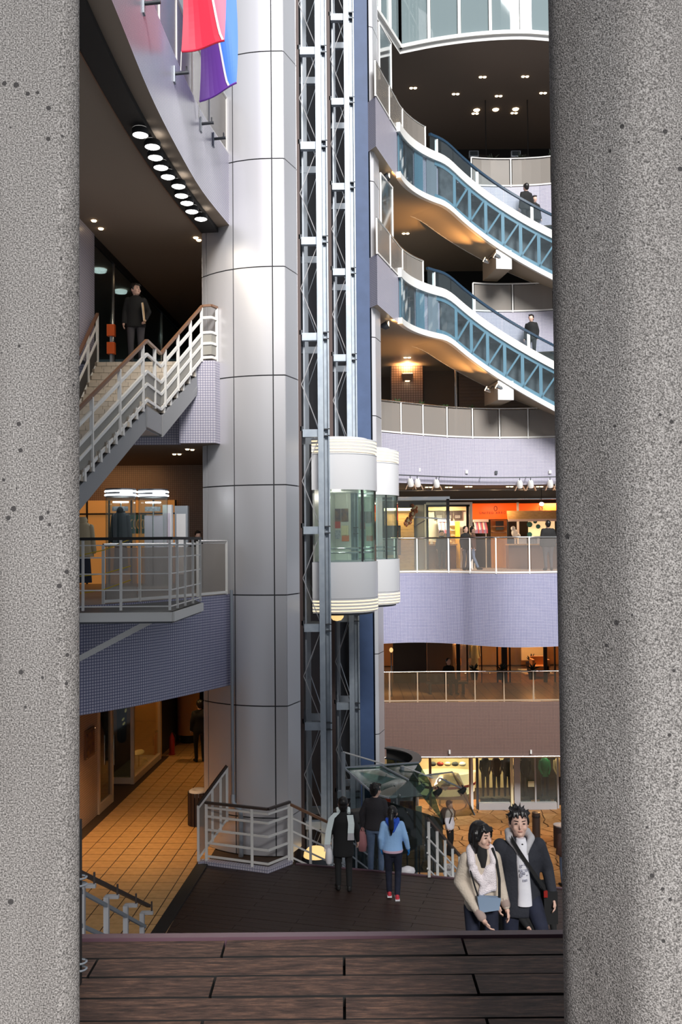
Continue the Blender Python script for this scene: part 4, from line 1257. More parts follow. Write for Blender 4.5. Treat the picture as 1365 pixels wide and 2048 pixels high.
# lobby glass screens next to the slim column
for zt, l in ((10.1, 'narrow white-framed glass screen above the lower landing'), (14.5, 'narrow white-framed glass screen above the upper landing')):
    t = thing('glass_screen', l, 'glass screen', (1.45, 26.9, zt))
    a, b = V3((1.22, 26.3, zt)), V3((1.62, 27.4, zt))
    MB().beam(a + V3((0, 0, .8)), b + V3((0, 0, .8)), .02, 1.5).build('pane', 'glass_side', t)
    for q in (a, b): MB().box((q.x, q.y, zt + .8), (.05, .05, 1.6)).build('post', 'rail_white', t)
    MB().beam(a + V3((0, 0, 1.58)), b + V3((0, 0, 1.58)), .05, .05).build('head', 'rail_white', t)
    for q in (a, b): MB().box((q.x, q.y, zt - .04), (.06, .06, .1)).build('foot', 'rail_white', t)

# ---- spiral escalators
def escalator(zt, label):
    sp = spiral(zt)
    path = [p for p in sp[3:]]
    t = thing('spiral_escalator', label, 'escalator', (path[0].x, path[0].y, zt - 1.4), 'spiral escalators')
    desc = [p for p in path if p.z < zt - .001]
    i0 = len(path) - len(desc)
    body = path[i0 - 1:]
    MB().sweep(path, [(-.12, -1.42), (-.12, -1.24), (.02, -1.24), (.02, -1.42)]).build('lower_band', 'esc_white', t, smooth=40)
    MB().sweep(path, [(-.12, -.02), (-.12, .26), (.08, .26), (.08, -.02)]).build('upper_band', 'esc_white', t, smooth=40)
    MB().sweep(body, [(0, -1.40), (0, -1.36), (1.3, -1.36), (1.3, -1.40)]).build('soffit', 'soffit_esc', t, smooth=40)
    MB().sweep(body, [(1.27, -1.4), (1.27, .26), (1.33, .26), (1.33, -1.4)]).build('outer_side', 'esc_white', t, smooth=40)
    MB().sweep(body, [(.34, -1.3), (.34, -.1), (.36, -.1), (.36, -1.3)]).build('machine_panel', 'esc_dark', t, smooth=40)
    # treads
    rmid = RI + .65
    th = 122.0
    k = 0
    while th > 30:
        d = (126 - th) * math.pi / 180 * RI * .577
        a0, a1 = R(th), R(th - 3.6)
        z = zt - d - .08
        pts = [(WC.x + r_ * math.cos(a), WC.y + r_ * math.sin(a)) for r_, a in ((RI + .12, a0), (RI + .12, a1), (RI + 1.2, a1), (RI + 1.2, a0))]
        MB().prism(ccw(pts), z - .2, z, (0, 0, 0)).build('step', ['step_grey'], t)
        th -= 3.6
    # glazed truss
    Lp = plen(path)
    n = round(Lp / .72)
    for i in range(n):
        s = [Lp * (i + f) / n for f in (0.01, .33, .66, .99)]
        seg = arc_pick(path, s)
        MB().sweep(seg, [(-.105, -1.24), (-.105, -.02), (-.095, -.02), (-.095, -1.24)]).build('side_pane', 'glass_side', t)
        a, b = arc_pick(path, [Lp * i / n, Lp * (i + .92) / n])
        nx = (WC - V3((a.x, a.y, 0))); nx.z = 0; nx = nx.normalized() * .04
        if i < 5:
            if i in (0, 2, 3):
                seg2 = arc_pick(path, [Lp * (i + f) / n for f in (.15, .5, .85)])
                MB().sweep(seg2, [(-.04, -1.24), (-.04, -.02), (-.02, -.02), (-.02, -1.24)]).build('cover_panel', 'truss_blue' if i != 3 else 'steel_grey', t)
            else:
                seg2 = arc_pick(path, [Lp * (i + f) / n for f in (0, .5, 1)])
                MB().sweep(seg2, [(-.04, -1.24), (-.04, -.02), (-.02, -.02), (-.02, -1.24)]).build('cover_panel', 'esc_dark', t)
            continue
        MB().beam(a + nx + V3((0, 0, -1.24)), a + nx + V3((0, 0, -.02)), .11, .05, side=(b - a)).build('truss_post', 'truss_blue', t)
        MB().beam(a + nx + V3((0, 0, -1.2)), b + nx + V3((0, 0, -.06)), .06, .05, side=(b - a)).build('truss_diagonal', 'truss_blue', t)
    for z0 in (-1.24, -.16):
        MB().sweep(path[i0 - 2:], [(-.06, z0), (-.06, z0 + .14), (-.01, z0 + .14), (-.01, z0)]).build('chord', 'truss_blue', t, smooth=40)
    # balustrades and handrails
    bal = [p for p in path if u_of(p) > 853]
    for off, nm in ((-.02, 'inner'), (1.25, 'outer')):
        Lb = plen(bal); nb = round(Lb / 1.1)
        for i in range(nb):
            seg = arc_pick(bal, [Lb * (i + f) / nb for f in (.01, .5, .99)])
            MB().sweep(seg, [(off - .006, .26), (off - .006, .78), (off + .006, .78), (off + .006, .26)]).build('balustrade_pane', 'glass_side' if nm == 'inner' else 'glass_clear', t)
        MB().sweep(bal, [(off - .045, .76), (off - .045, .84), (off + .045, .84), (off + .045, .76)]).build('handrail', 'hand_blue', t, smooth=40)
    for s in (.35, 2.2, 4.4):
        q = arc_pick(bal, [s])[0]
        MB().box((q.x, q.y, q.z + .5), (.1, .05, .48)).build('newel', 'esc_white', t)
    # support beam end
    a = R(98.5)
    zf = zt - (126 - 98.5) * math.pi / 180 * RI * .577 - 1.4
    c0 = WC + V3((math.cos(a), math.sin(a), 0)) * (RI + .72)
    MB().box((c0.x, c0.y, zf - .24), (1.5, .52, .62), a).build('support_beam', 'soffit_esc', t)
    c1 = WC + V3((math.cos(a), math.sin(a), 0)) * (RI - .05)
    MB().box((c1.x, c1.y, zf - .24), (.04, .54, .64), a).build('beam_end_plate', 'esc_white', t)
    return zf
mat('esc_dark', (.03, .035, .04), .5, noise=(3, (.10, .11, .12))); mat('step_grey', (.18, .18, .19), .45, .4)
def spot_pair(zf, label):
    c0 = P(988, 0, 30.7); c0.z = zf - .12
    t = thing('twin_spotlight', label, 'spotlight', c0, 'twin spotlights under the escalators')
    for k, (dx, dy) in enumerate(((0, 0), (-.28, .45))):
        q = c0 + V3((dx, dy, -.02))
        d = V3((-.85, -.05, .42)).normalized()
        MB().tube([q - d * .12, q - d * .06, q + d * .08, q + d * .1], [.05, .085, .1, .1], 12).build('lamp_head', 'chrome', t, smooth=40)
        MB().tube([q + d * .1, q + d * .105], [.085, .085], 12).build('lens', 'glow_spot', t)
        MB().tube([q - d * .05, q + V3((.12, 0, .1)), c0 + V3((.35, .05, .05))], .018, 6).build('arm', 'steel_dark', t)
        lamp('SPOT', tuple(q + d * .13), 300, (1, .50, .16), .04, tuple(q + d * 2), spot=62, blend=.8)
zf1 = escalator(9.0, 'lower spiral escalator with blue truss behind glass, above the wall lamp')
zf2 = escalator(13.4, 'upper spiral escalator with blue truss behind glass, below the dark top ceiling')
spot_pair(zf1, 'pair of chrome spotlights under the lower spiral escalator')
spot_pair(zf2, 'pair of chrome spotlights under the upper spiral escalator')
# wall-mounted uplights by the slim column
for (u, v, Y, l) in ((772, 356, 26.9, 'round grey uplight on the slim column under the upper landing'), (766, 652, 26.9, 'round grey uplight on the slim column under the lower landing')):
    q = P(u, v, Y); q.x = max(q.x, 1.34)
    t = thing('column_uplight', l, 'lamp', q, 'uplights on the slim column')
    MB().tube([q + V3((-.13, 0, 0)), q, q + V3((.09, -.02, .04))], [.05, .12, .12], 14).build('head', 'steel_dark', t, smooth=40)
    MB().ell(q + V3((.1, -.02, .045)), (.02, .09, .09), 12).build('lens', 'glow_spot', t, smooth=60)
    lamp('SPOT', tuple(q + V3((.16, 0, .07))), 80, (1, .55, .2), .05, tuple(q + V3((1.2, .6, .55))), spot=95, blend=.8)
# ---- level under the lower escalator
t = thing('tiled_pier', 'tiled wall pier carrying the glowing wall lamp', 'pier', (2.5, 34.2, 4.6))
a, b = P(783, 740, 34.2), P(846, 740, 34.2)
MB().box(((a.x + b.x) / 2, 34.4, 6.1), (b.x - a.x, .4, 3.0)).build('pier', 'tile_pier', t) if tile_mat('tile_pier', (.50, .38, .33), (.46, .35, .31), (.16, .11, .10), .09, .09, .009) else None
q = P(815, 756, 34.1)
t = thing('wall_lamp', 'glowing square wall lamp on the tiled pier', 'lamp', q)
MB().hexa([q + V3(p) for p in ((-.14, -.2, -.12), (.14, -.2, -.12), (.16, .08, -.12), (-.16, .08, -.12), (-.22, -.28, .12), (.22, -.28, .12), (.22, .08, .12), (-.22, .08, .12))]).build('shade', 'lamp_shade' if mat('lamp_shade', (.28, .2, .14), .5) else None, t)
MB().box((q.x, q.y - .1, q.z + .13), (.36, .28, .02)).build('upper_lens', 'glow_spot', t)
MB().box((q.x, q.y - .09, q.z - .13), (.16, .1, .02)).build('lower_lens', 'glow_spot', t)
lamp('SPOT', (q.x, q.y - .18, q.z + .18), 190, (1, .52, .2), .06, (q.x, q.y - .1, q.z + 2), spot=150, blend=.9)
a, b = P(848, 740, 35.4), P(910, 740, 35.4)
t = thing('gallery_door_panel', 'flat brown door panel between the tiled pier and the chrome pole', 'door', ((a.x + b.x) / 2, 35.4, 4.6))
MB().box(((a.x + b.x) / 2, 35.4, 6.1), (b.x - a.x, .1, 3.0)).build('panel', 'soffit', t)
MB().box(((a.x + b.x) / 2 + .1, 35.33, 5.3), (.95, .03, 1.3)).build('hatch', 'soffit_dark', t)
q = P(913, 760, 33.2)
tag(MB().tube([(q.x, q.y, 4.6), (q.x, q.y, 7.6)], .06, 12).build('chrome_pole', 'chrome', smooth=40), 'shiny chrome pole beside the ribbed shutter', 'pole')
t = thing('roller_shutter', 'ribbed brown roller shutter behind the curved gallery balustrade', 'shutter', (5.6, 35.2, 4.6))
for k in range(23):
    MB().box((6.5, 35.2 + (k % 2) * .008, 4.68 + .13 * k), (3.9, .05, .122)).build('slat', 'shutter_slat' if mat('shutter_slat', (.36, .29, .25), .5) else None, t)
# plants on balustrades
def plant(q, label, group, leafm='leaf_green', pot='pot_brown', s=1.0, hang=True):
    t = thing('potted_plant', label, 'plant', q, group)
    MB().lathe([(.001, -.26 * s), (.08 * s, -.26 * s), (.12 * s, 0), (.11 * s, .01), (.001, -.02)], tuple(q), 12).build('pot', pot, t, smooth=40)
    rr = random.Random(int(q.x * 100) + int(q.z * 10))
    for k in range(14):
        a = rr.uniform(0, 6.28); l = rr.uniform(.14, .26) * s; e = rr.uniform(.4, 1.3)
        d = V3((math.cos(a) * math.cos(e), math.sin(a) * math.cos(e), math.sin(e)))
        MB().tube([q, q + d * l * .5, q + d * l + V3((0, 0, -.03))], [.01, .022 * s, .003], 4).build('leaf', leafm, t)
    if hang: MB().beam(q + V3((0, .0, -.03)), q + V3((0, -.16, -.03)), .02, .02).build('hook', 'steel_dark', t)
mat('leaf_green', (.03, .07, .02), .5); mat('leaf_dark', (.012, .018, .01), .5); mat('pot_brown', (.20, .15, .11), .7); mat('pot_black', (.02, .015, .012), .6)
def ring_y(x, path=ring):
    for a, b in zip(path, path[1:]):
        if a.x <= x <= b.x: return a.lerp(b, (x - a.x) / (b.x - a.x)).y
    return 31.5
for (u, v, zt, l, Y0) in ((795, 818, 5.62, 'small green plant in a pot hooked behind the rail near the slim column', 30.4), (840, 830, 5.62, 'bare brown pot hooked behind the curved gallery rail', 31.0), (887, 826, 5.62, 'bushy green plant in a pot hooked behind the rail by the door panel', 31.6), (943, 832, 5.62, 'trailing plant in a pot hooked behind the rail by the shutter', 32.0)):
    x = P(u, v, Y0).x
    plant(V3((x, ring_y(x) + .2, zt)), l, 'pots behind the curved gallery rail')
for (u, l) in ((986, 'spiky dark plant on the far upper ring rail by a floodlight'), (1045, 'spiky dark plant on the far upper ring rail between floodlight and pillar'), (1102, 'spiky dark plant at the pillar end of the far upper ring rail')):
    x = P(u, 320, 32).x
    plant(V3((x, ring_y(x) + .2, 14.4)), l, 'plants on the far upper ring rail', 'leaf_dark', s=1.4)
for (u, l) in ((951, 'dark leafy plant on the lower gallery rail before the lit clothes'), (1006, 'dark leafy plant on the lower gallery rail before the door pair'), (1068, 'dark round pot on the lower gallery rail before the armchair')):
    x = P(u, 1340, 32).x
    plant(V3((x, 32.25, -3.40)), l, 'pots on the lower gallery rail', 'leaf_dark', 'pot_black', 1.3)
# floodlights under the top ceiling, spots in the top ceiling
for (u, l) in ((948, 'square floodlight hanging before the upper ring, by the escalator'), (1032, 'square floodlight hanging before the upper ring, by the pillar')):
    q = P(u, 309, 33.0)
    t = thing('floodlight', l, 'floodlight', q, 'floodlights before the upper ring')
    MB().box(tuple(q), (.34, .14, .22)).build('body', 'steel_grey', t)
    MB().box((q.x, q.y - .08, q.z + .01), (.28, .02, .15)).build('glass', 'glass_dark', t)
    MB().tube([q + V3((.17, 0, -.04)), q + V3((.5, .0, -.07))], .03, 6).build('arm', 'black', t)
    MB().tube([q + V3((.45, 0, -.07)), V3((q.x + .45, q.y, 17.0))], .02, 6).build('hanger', 'black', t)
def pairs(lst, z, label, group, r=.05):
    for (u, v) in lst:
        q = PZ(u, v, z)
        t = thing('ceiling_spot', label, 'lamp', q, group)
        for dx in (-.07, .07):
            MB().lathe([(.001, -.03), (r, -.02), (r + .012, 0)], (q.x + dx, q.y, z), 10).build('lens', 'glow_spot', t, smooth=50)
pairs([(827, 176), (912, 188), (966, 154), (1051, 153), (998, 192), (1087, 186), (951, 227), (1029, 226)], 17.0, 'twin ceiling spot recessed in the dark top ceiling', 'twin spots in the top ceiling')
for (u, v, l) in ((954, 220, 'bright round spot in the top ceiling shining orange'), (992, 219, 'small round spot in the top ceiling between two brighter ones'), (1032, 218, 'bright round spot in the top ceiling shining pink')):
    q = PZ(u, v, 17.0)
    tag(MB().lathe([(.001, -.05), (.10 if 'bright' in l else .06, -.03), (.12, 0)], tuple(q), 12).build('ceiling_spot', 'glow_spot', smooth=50), l, 'lamp')
pairs([(812, 467)], 7.6 + 4.4, 'twin ceiling spot in the dark ceiling under the upper landing', None)
pairs([(815, 715)], 7.6, 'twin ceiling spot above the glowing wall lamp', None)
# ---- spotlight pipe below the curved white gallery
pp = [V3((p[0], p[1] - .22, 3.24)) for p in ring if 1.0 < p[0] < 9]
t = thing('lighting_pipe', 'thin dark lighting pipe following the curved gallery front', 'pipe', pp[0])
MB().tube(pp, .022, 6).build('pipe', 'steel_dark', t, smooth=60)
for s in (1.0, 3.0, 4.6, 6.2):
    q = arc_pick(pp, [s])[0]
    MB().tube([q, q + V3((0, .2, .03))], .015, 6).build('stay', 'steel_dark', t)
for (u, l) in ((821, 'barn-door spotlight at the lift end of the lighting pipe'), (835, 'barn-door spotlight close beside the one at the lift end'), (873, 'single barn-door spotlight above the copper ornament'), (1040, 'barn-door spotlight above the wooden stall roof'), (1062, 'barn-door spotlight over the middle of the wooden stall roof'), (1101, 'barn-door spotlight above the man in the black jacket'), (1117, 'barn-door spotlight at the pillar end of the lighting pipe')):
    ms = marks_at(pp, [u])
    if not ms: continue
    q = arc_pick(pp, ms)[0]
    t = thing('stage_spotlight', l, 'spotlight', q + V3((0, 0, -.4)), 'spotlights on the lighting pipe')
    d = V3((.1, .5, -.85)).normalized()
    c0 = q + V3((0, 0, -.1))
    can = MB().tube([c0, c0 + d * .06, c0 + d * .24, c0 + d * .26], [.05, .09, .11, .11], 12).build('can', 'rail_white', t, smooth=40)
    MB().ell(c0 + d * .25 + V3((0, -.06, 0)), (.075, .05, .06), 10).build('lens', 'glow_spot', can, smooth=60)
    for s_ in (-1, 1):
        MB().hexa([c0 + d * .24 + V3(p) for p in ((s_ * .10, -.09, .0), (s_ * .12, -.09, .0), (s_ * .12, .09, 0), (s_ * .10, .09, 0), (s_ * .16, -.09, -.15), (s_ * .18, -.09, -.15), (s_ * .18, .09, -.15), (s_ * .16, .09, -.15))]).build('barn_door', 'barn_orange' if mat('barn_orange', (.45, .28, .18), .5) else None, can)
    MB().tube([q, q + V3((0, 0, -.12))], .015, 6).build('clamp', 'steel_dark', t)
# ================================================================== shops on the right
def pbox(u0, v0, u1, v1, Y, th):
    a, b = P(u0, v0, Y), P(u1, v1, Y)
    return ((a.x + b.x) / 2, Y, (a.z + b.z) / 2), (abs(b.x - a.x), th, abs(a.z - b.z))
def PB(name, rect, Y, th, m_, parent=None):
    c, s = pbox(*rect, Y, th)
    return MB().box(c, s).build(name, m_, parent)
def to_floor(rect, Y, z): a, b = P(rect[0], rect[1], Y), P(rect[2], rect[1], Y); return ((a.x + b.x) / 2, Y, (a.z + z) / 2), (b.x - a.x, .1, a.z - z)
def text_obj(name, body, loc, size, m_, parent, sp=1.0):
    cu = bpy.data.curves.new(name, 'FONT'); cu.body = body; cu.size = size; cu.align_x = 'CENTER'; cu.align_y = 'CENTER'; cu.extrude = .004; cu.space_character = sp
    cu.materials.append(MATS[m_])
    o = bpy.data.objects.new(name, cu); COL.objects.link(o)
    dg = bpy.context.evaluated_depsgraph_get()
    me = bpy.data.meshes.new_from_object(o.evaluated_get(dg))
    bpy.data.objects.remove(o)
    o = bpy.data.objects.new(name, me); COL.objects.link(o)
    o.parent = parent; o.location = V3(loc) - wloc(parent); o.rotation_euler = (R(90), 0, 0)
    return o
mat('sign_orange', (.80, .07, .0), .45, emit=(1, .11, .0), es=.55)
mat('sign_ink', (.05, .01, .005), .6)
mat('cream_wall', (.80, .68, .42), .6); mat('shop_white', (.85, .82, .80), .5); mat('menu_black', (.03, .02, .03), .4, noise=(40, (.10, .09, .10)))
mat('stripe_purple', (.32, .22, .42), .6); mat('stripe_red', (.50, .10, .14), .6); mat('yellow', (.80, .52, .08), .5); mat('copper', (.50, .20, .10), .35, .6)
mat('screen_grey', (.34, .31, .30), .6)
# header beam over the whole front
t = thing('shop_header', 'long dark header beam with chrome lines above the orange shop', 'beam', (6, 34.6, 2.6))
MB().box((6, 34.7, 2.80), (11.2, .3, .40)).build('beam', 'soffit_dark', t)
for z in (2.97, 2.62): MB().box((6, 34.52, z), (11.2, .04, .035)).build('chrome_line', 'chrome', t)
# wooden hut
t = thing('wooden_hut', 'pale pine board hut with white top edge beside the lift', 'hut', (2.1, 35.2, 0))
a, b = P(770, 1022, 35.2), P(828, 1022, 35.2)
n = 16; h = a.z / n
for k in range(n):
    if 3 < k < 12:
        MB().box(((a.x + b.x) / 2 + .3, 35.2, h * (k + .5)), ((b.x - a.x) - .6, .06, h - .006)).build('board', 'pine', t)
    else:
        MB().box(((a.x + b.x) / 2, 35.2, h * (k + .5)), ((b.x - a.x), .06, h - .006)).build('board', 'pine', t)
MB().box((a.x + .3, 35.24, 1.1), (.62, .04, 1.5)).build('doorway', 'black', t)
MB().box(((a.x + b.x) / 2, 35.15, a.z + .05), (b.x - a.x + .05, .25, .1)).build('top_edge', 'glow_strip' if mat('glow_strip', (1, .95, .8), .5, emit=(1, .88, .6), es=1.5) else None, t)
# grey partition and entrance frame
t = thing('grey_partition', 'grey partition wall between the pine hut and the shop entrance', 'partition', (3.0, 35.4, 0))
c, s = to_floor((829, 1010, 848, 0), 35.4, 0); MB().box(c, s).build('panel', 'screen_grey', t)
c, s = to_floor((849, 1008, 853, 0), 35.35, 0); MB().box(c, s).build('edge_post', 'rail_white', t)
t = thing('shop_entrance', 'tall dark and white entrance frame of the lit shop', 'door frame', (4.0, 35.0, 0))
for (u0, u1, m_) in ((853, 857, 'black'), (933, 938, 'black'), (939, 945, 'rail_white')):
    c, s = to_floor((u0, 1010, u1, 0), 35.0, 0); MB().box(c, s).build('jamb', m_, t)
PB('lintel', (853, 1009, 940, 1013), 35.0, .1, 'black', t)
PB('lintel', (853, 1005, 945, 1009), 35.0, .12, 'rail_white', t)
t = thing('glass_vestibule', 'clear glass vestibule with a thick dark post before the shop', 'glass screen', (3.5, 33.2, 0))
c, s = to_floor((893, 998, 899, 0), 33.2, 0); MB().box(c, s).build('post', 'steel_dark', t)
c, s = to_floor((790, 1000, 892, 0), 33.2, 0); MB().box(c, (s[0], .02, s[2])).build('pane', 'glass_clear', t)
PB('head', (785, 994, 900, 1000), 33.2, .1, 'chrome', t)
# interior
t = thing('shop_back_wall', 'cream lit back wall inside the shop entrance', 'wall panel', (4.0, 36.9, 0))
c, s = to_floor((853, 1008, 945, 0), 36.9, 0); MB().box(c, s).build('panel', 'shop_white', t)
PB('valance', (853, 1011, 936, 1021), 36.7, .08, 'cream_wall', t)
for k, (u0, u1) in enumerate(((871, 888), (889, 906), (908, 924))):
    tt = thing('menu_board', ['dark menu board in the shop, next to the glass post', 'dark menu board in the shop behind the copper ornament arm', 'dark menu board in the shop beside the entrance jamb'][[1, 0, 2][k]], 'menu board', P((u0 + u1) / 2, 1038, 36.75), 'menu boards')
    PB('board', (u0, 1022, u1, 1038), 36.75, .04, 'menu_black', tt)
    for q_ in range(3): PB('text_line', (u0 + 3, 1031 + q_ * 2, u1 - 3, 1032 + q_ * 2), 36.72, .01, 'poster_grey', tt)
def awning(u0, u1, label):
    a, b = P(u0, 1043, 36.5), P(u1, 1064, 36.2)
    t = thing('striped_awning', label, 'awning', (a.x, 36.3, b.z), 'striped shop awnings')
    n = 9
    for k in range(n):
        x0, x1 = a.x + (b.x - a.x) * k / n, a.x + (b.x - a.x) * (k + 1) / n
        m_ = ['shop_white', 'stripe_purple', 'stripe_red'][k % 3]
        MB().hexa([V3(p) for p in ((x0, 36.15, b.z + .08), (x1, 36.15, b.z + .08), (x1, 36.5, a.z), (x0, 36.5, a.z), (x0, 36.15, b.z + .1), (x1, 36.15, b.z + .1), (x1, 36.5, a.z + .02), (x0, 36.5, a.z + .02))]).build('stripe', m_, t)
        MB().box(((x0 + x1) / 2, 36.14, b.z + .02), (x1 - x0 - .003, .015, .14)).build('valance', m_ if k % 3 else 'stripe_purple', t)
    PB('head_box', (u0 - 1, 1038, u1 + 1, 1044), 36.5, .2, 'shop_white', t)
    for x in (a.x + .02, b.x - .02): MB().tube([(x, 36.5, b.z), (x, 36.5, 0)], .02, 6).build('leg', 'rail_white', t)
awning(876, 900, 'striped awning over the counter inside the entrance')
awning(948, 976, 'striped awning under the orange sign')
t = thing('shop_counter', 'wooden serving counter inside the lit shop', 'counter', (4.0, 35.9, 0))
MB().box((3.75, 35.9, .45), (1.35, .5, .9)).build('body', 'hand_brown', t)
MB().box((3.75, 35.88, .93), (1.45, .6, .06)).build('top', 'pine', t)
for k, (du, m_) in enumerate(((-.4, 'glow_soft'), (-.1, 'cream'), (.2, 'yellow'), (.45, 'cream'))):
    tag(MB().lathe([(.001, 0), (.08, 0), (.11, .1), (.001, .13)], (3.75 + du, 35.85, .96), 10).build('food_basket', m_ if m_ != 'glow_soft' else 'yellow', smooth=40), ['yellow basket at the partition end of the shop counter', 'cream basket on the middle of the shop counter', 'yellow basket on the shop counter beside the cream ones', 'cream basket at the entrance end of the shop counter'][k], 'basket', 'baskets on the shop counter')
t = thing('yellow_cabinet', 'tall yellow cabinet with glass shelves inside the shop', 'cabinet', (4.9, 36.4, 0))
c, s = to_floor((910, 1043, 919, 0), 36.4, 0); MB().box(c, (s[0], .4, s[2])).build('side', 'yellow', t)
c, s = to_floor((900, 1043, 910, 0), 36.5, 0); MB().box(c, (s[0], .3, s[2])).build('body', 'poster_cream', t)
for v in (1050, 1060, 1070): PB('shelf', (900, v, 910, v + 1), 36.3, .15, 'shop_white', t)
# copper ornament on its arm
q0 = P(824, 1040, 33.0)
t = thing('copper_ornament', 'cluster of shiny copper leaves hanging before the glass vestibule', 'ornament', q0)
rr = random.Random(9)
for k in range(34):
    f = k / 33
    base_ = P(831 - 18 * f * f, 1012 + 36 * f, 32.9)
    MB().ell(base_ + V3((rr.uniform(-.09, .09), rr.uniform(-.08, .05), rr.uniform(-.05, .05))), (.05, .03, .075), 8, rot=Matrix.Rotation(rr.uniform(-1, 1), 3, 'Y')).build('leaf', 'copper' if k % 4 else 'cream', t, smooth=60)
MB().beam(P(826, 1034, 33.0), P(893, 1038, 33.1), .05, .05).build('arm', 'steel_grey', t)
MB().beam(P(829, 1053, 33.0), P(850, 1041, 33.05), .04, .04).build('brace', 'steel_dark', t)
# orange signs
t1 = thing('orange_sign_panel', 'orange shop sign panel with a small line of lettering', 'sign', P(990, 1040, 36.0))
PB('panel', (945, 1007, 1035, 1038), 36.0, .05, 'sign_orange', t1)
q = P(992, 1026, 35.96); text_obj('lettering', 'UNITED ARROWS', tuple(q), .13, 'sign_ink', t1, 1.3)
q = P(992, 1017, 35.96); MB().lathe([(.05, -.004), (.06, 0), (.05, .004)], (0, 0, 0), 12)
MB().tube([q + V3((.06 * math.cos(a), 0, .09 * math.sin(a))) for a in [k * .7 for k in range(10)]], .012, 5).build('emblem', 'sign_ink', t1)
t2 = thing('orange_sign_panel', 'orange shop sign panel above the wooden stall roof', 'sign', P(1080, 1040, 36.0))
PB('panel', (1038, 1007, 1124, 1038), 36.0, .05, 'sign_orange', t2)
q = P(1083, 1017, 35.96); MB().tube([q + V3((.06 * math.cos(a), 0, .09 * math.sin(a))) for a in [k * .7 for k in range(10)]], .012, 5).build('emblem', 'sign_ink', t2)
t = thing('sign_posts', 'pale posts carrying the orange sign panels', 'post', P(1036, 1150, 35.9))
for (u0, u1) in ((1034, 1038),):
    c, s = to_floor((u0, 1005, u1, 0), 35.9, 0); MB().box(c, s).build('post', 'rail_white', t)
# stall with wooden roof, dotted poster
t = thing('wooden_stall', 'wooden-roofed market stall below the orange sign', 'stall', (8.0, 35.2, 0))
a, b = P(1015, 1022, 35.2), P(1124, 1039, 35.2)
for k in range(4):
    z0 = a.z - (a.z - b.z) * k / 4
    MB().box(((a.x + b.x) / 2, 35.25 - .06 * k, z0 - .04), (b.x - a.x, .1, .095)).build('roof_board', 'pine', t)
MB().box(((a.x + b.x) / 2, 35.0, b.z - .02), (b.x - a.x, .04, .09)).build('fascia', 'stall_lip' if mat('stall_lip', (.80, .55, .45), .5) else None, t)
MB().box(((a.x + b.x) / 2, 35.3, .45), (b.x - a.x, .6, .9)).build('counter', 'hand_brown', t)
MB().box(((a.x + b.x) / 2, 35.2, .92), (b.x - a.x + .05, .75, .05)).build('counter_top', 'pine', t)
for x in (a.x + .04, b.x - .2):
    MB().box((x, 35.3, b.z / 2), (.07, .07, b.z)).build('post', 'black', t)
t = thing('dotted_poster', 'cream backlit panel with teal dots inside the stall', 'poster', P(1080, 1080, 36.3))
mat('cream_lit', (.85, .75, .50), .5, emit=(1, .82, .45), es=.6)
PB('panel', (1057, 1040, 1112, 1078), 36.3, .04, 'cream_lit', t)
for (u, v, r_) in ((1060, 1049, .11), (1060, 1069, .10), (1071, 1043, .08), (1077, 1053, .09), (1098, 1062, .08)):
    q = P(u, v, 36.27); MB().tube([q, q + V3((0, -.012, 0))], [r_, r_], 16).build('dot', 'teal', t)
MB().box((P(1085, 1078, 36.34).x, 36.34, .6), (.9, .03, 1.3)).build('back_board', 'pine', t)
t = thing('white_figure_cutout', 'white cut-out figure standing on the stall counter', 'figure', P(1031, 1075, 35.1))
for (u, v, rx, rz_) in ((1027, 1057, .09, .1), (1030, 1066, .13, .15), (1034, 1072, .16, .12)):
    MB().ell(P(u, v, 35.1), (rx, .05, rz_), 10).build('lobe', 'shop_white', t, smooth=60)
q = P(1031, 1074, 35.1); MB().box((q.x, 35.1, .95 + (q.z - .95) / 2), (.05, .03, q.z - .95 + .02)).build('stick', 'shop_white', t)
for k, (u, m_, l) in enumerate(((1045, 'shop_white', 'white paper bags heaped on the stall counter'), (1066, 'poster_grey', 'grey goods box on the stall counter'), (1082, 'shop_white', 'white goods box on the stall counter beside the man'))):
    q = P(u, 1085, 35.0); tag(MB().box((q.x, 35.0, .945 + .12), (.3, .22, .24)).build('goods_box', m_), l, 'box')
t = thing('shop_shelf', 'dim wooden shelf with dark goods beside the stall', 'shelf', (6.4, 36.5, 0))
c, s = to_floor((982, 1040, 1014, 0), 36.6, 0); MB().box(c, s).build('back', 'lit_ochre', t)
for v in (1052, 1064): PB('board', (984, v, 1013, v + 2), 36.45, .2, 'hand_brown', t)
PB('cloth', (992, 1042, 1008, 1060), 36.4, .05, 'coat_slate', t)
for (x, y, pw) in ((4.0, 35.7, 130), (6.0, 34.9, 34), (8.2, 35.6, 80), (2.2, 34.6, 50)):
    lamp('AREA', (x, y, 2.55), pw, (1, .72, .42), .5, (x, y, 0))
q = P(1084, 1008, 34.4)
t = thing('pendant_lamp', 'small glaring white lamp before the orange sign', 'lamp', q)
MB().ell(tuple(q), (.09, .07, .07), 10).build('bulb', 'glow_white', t, smooth=60)
MB().tube([q, V3((q.x, q.y, 3.0))], .012, 6).build('cord', 'black', t)
pairs([(858, 974), (898, 974), (938, 973), (1020, 973), (1080, 973)], 3.0, 'twin spot in the dark ceiling above the orange shop', 'twin spots above the orange shop')

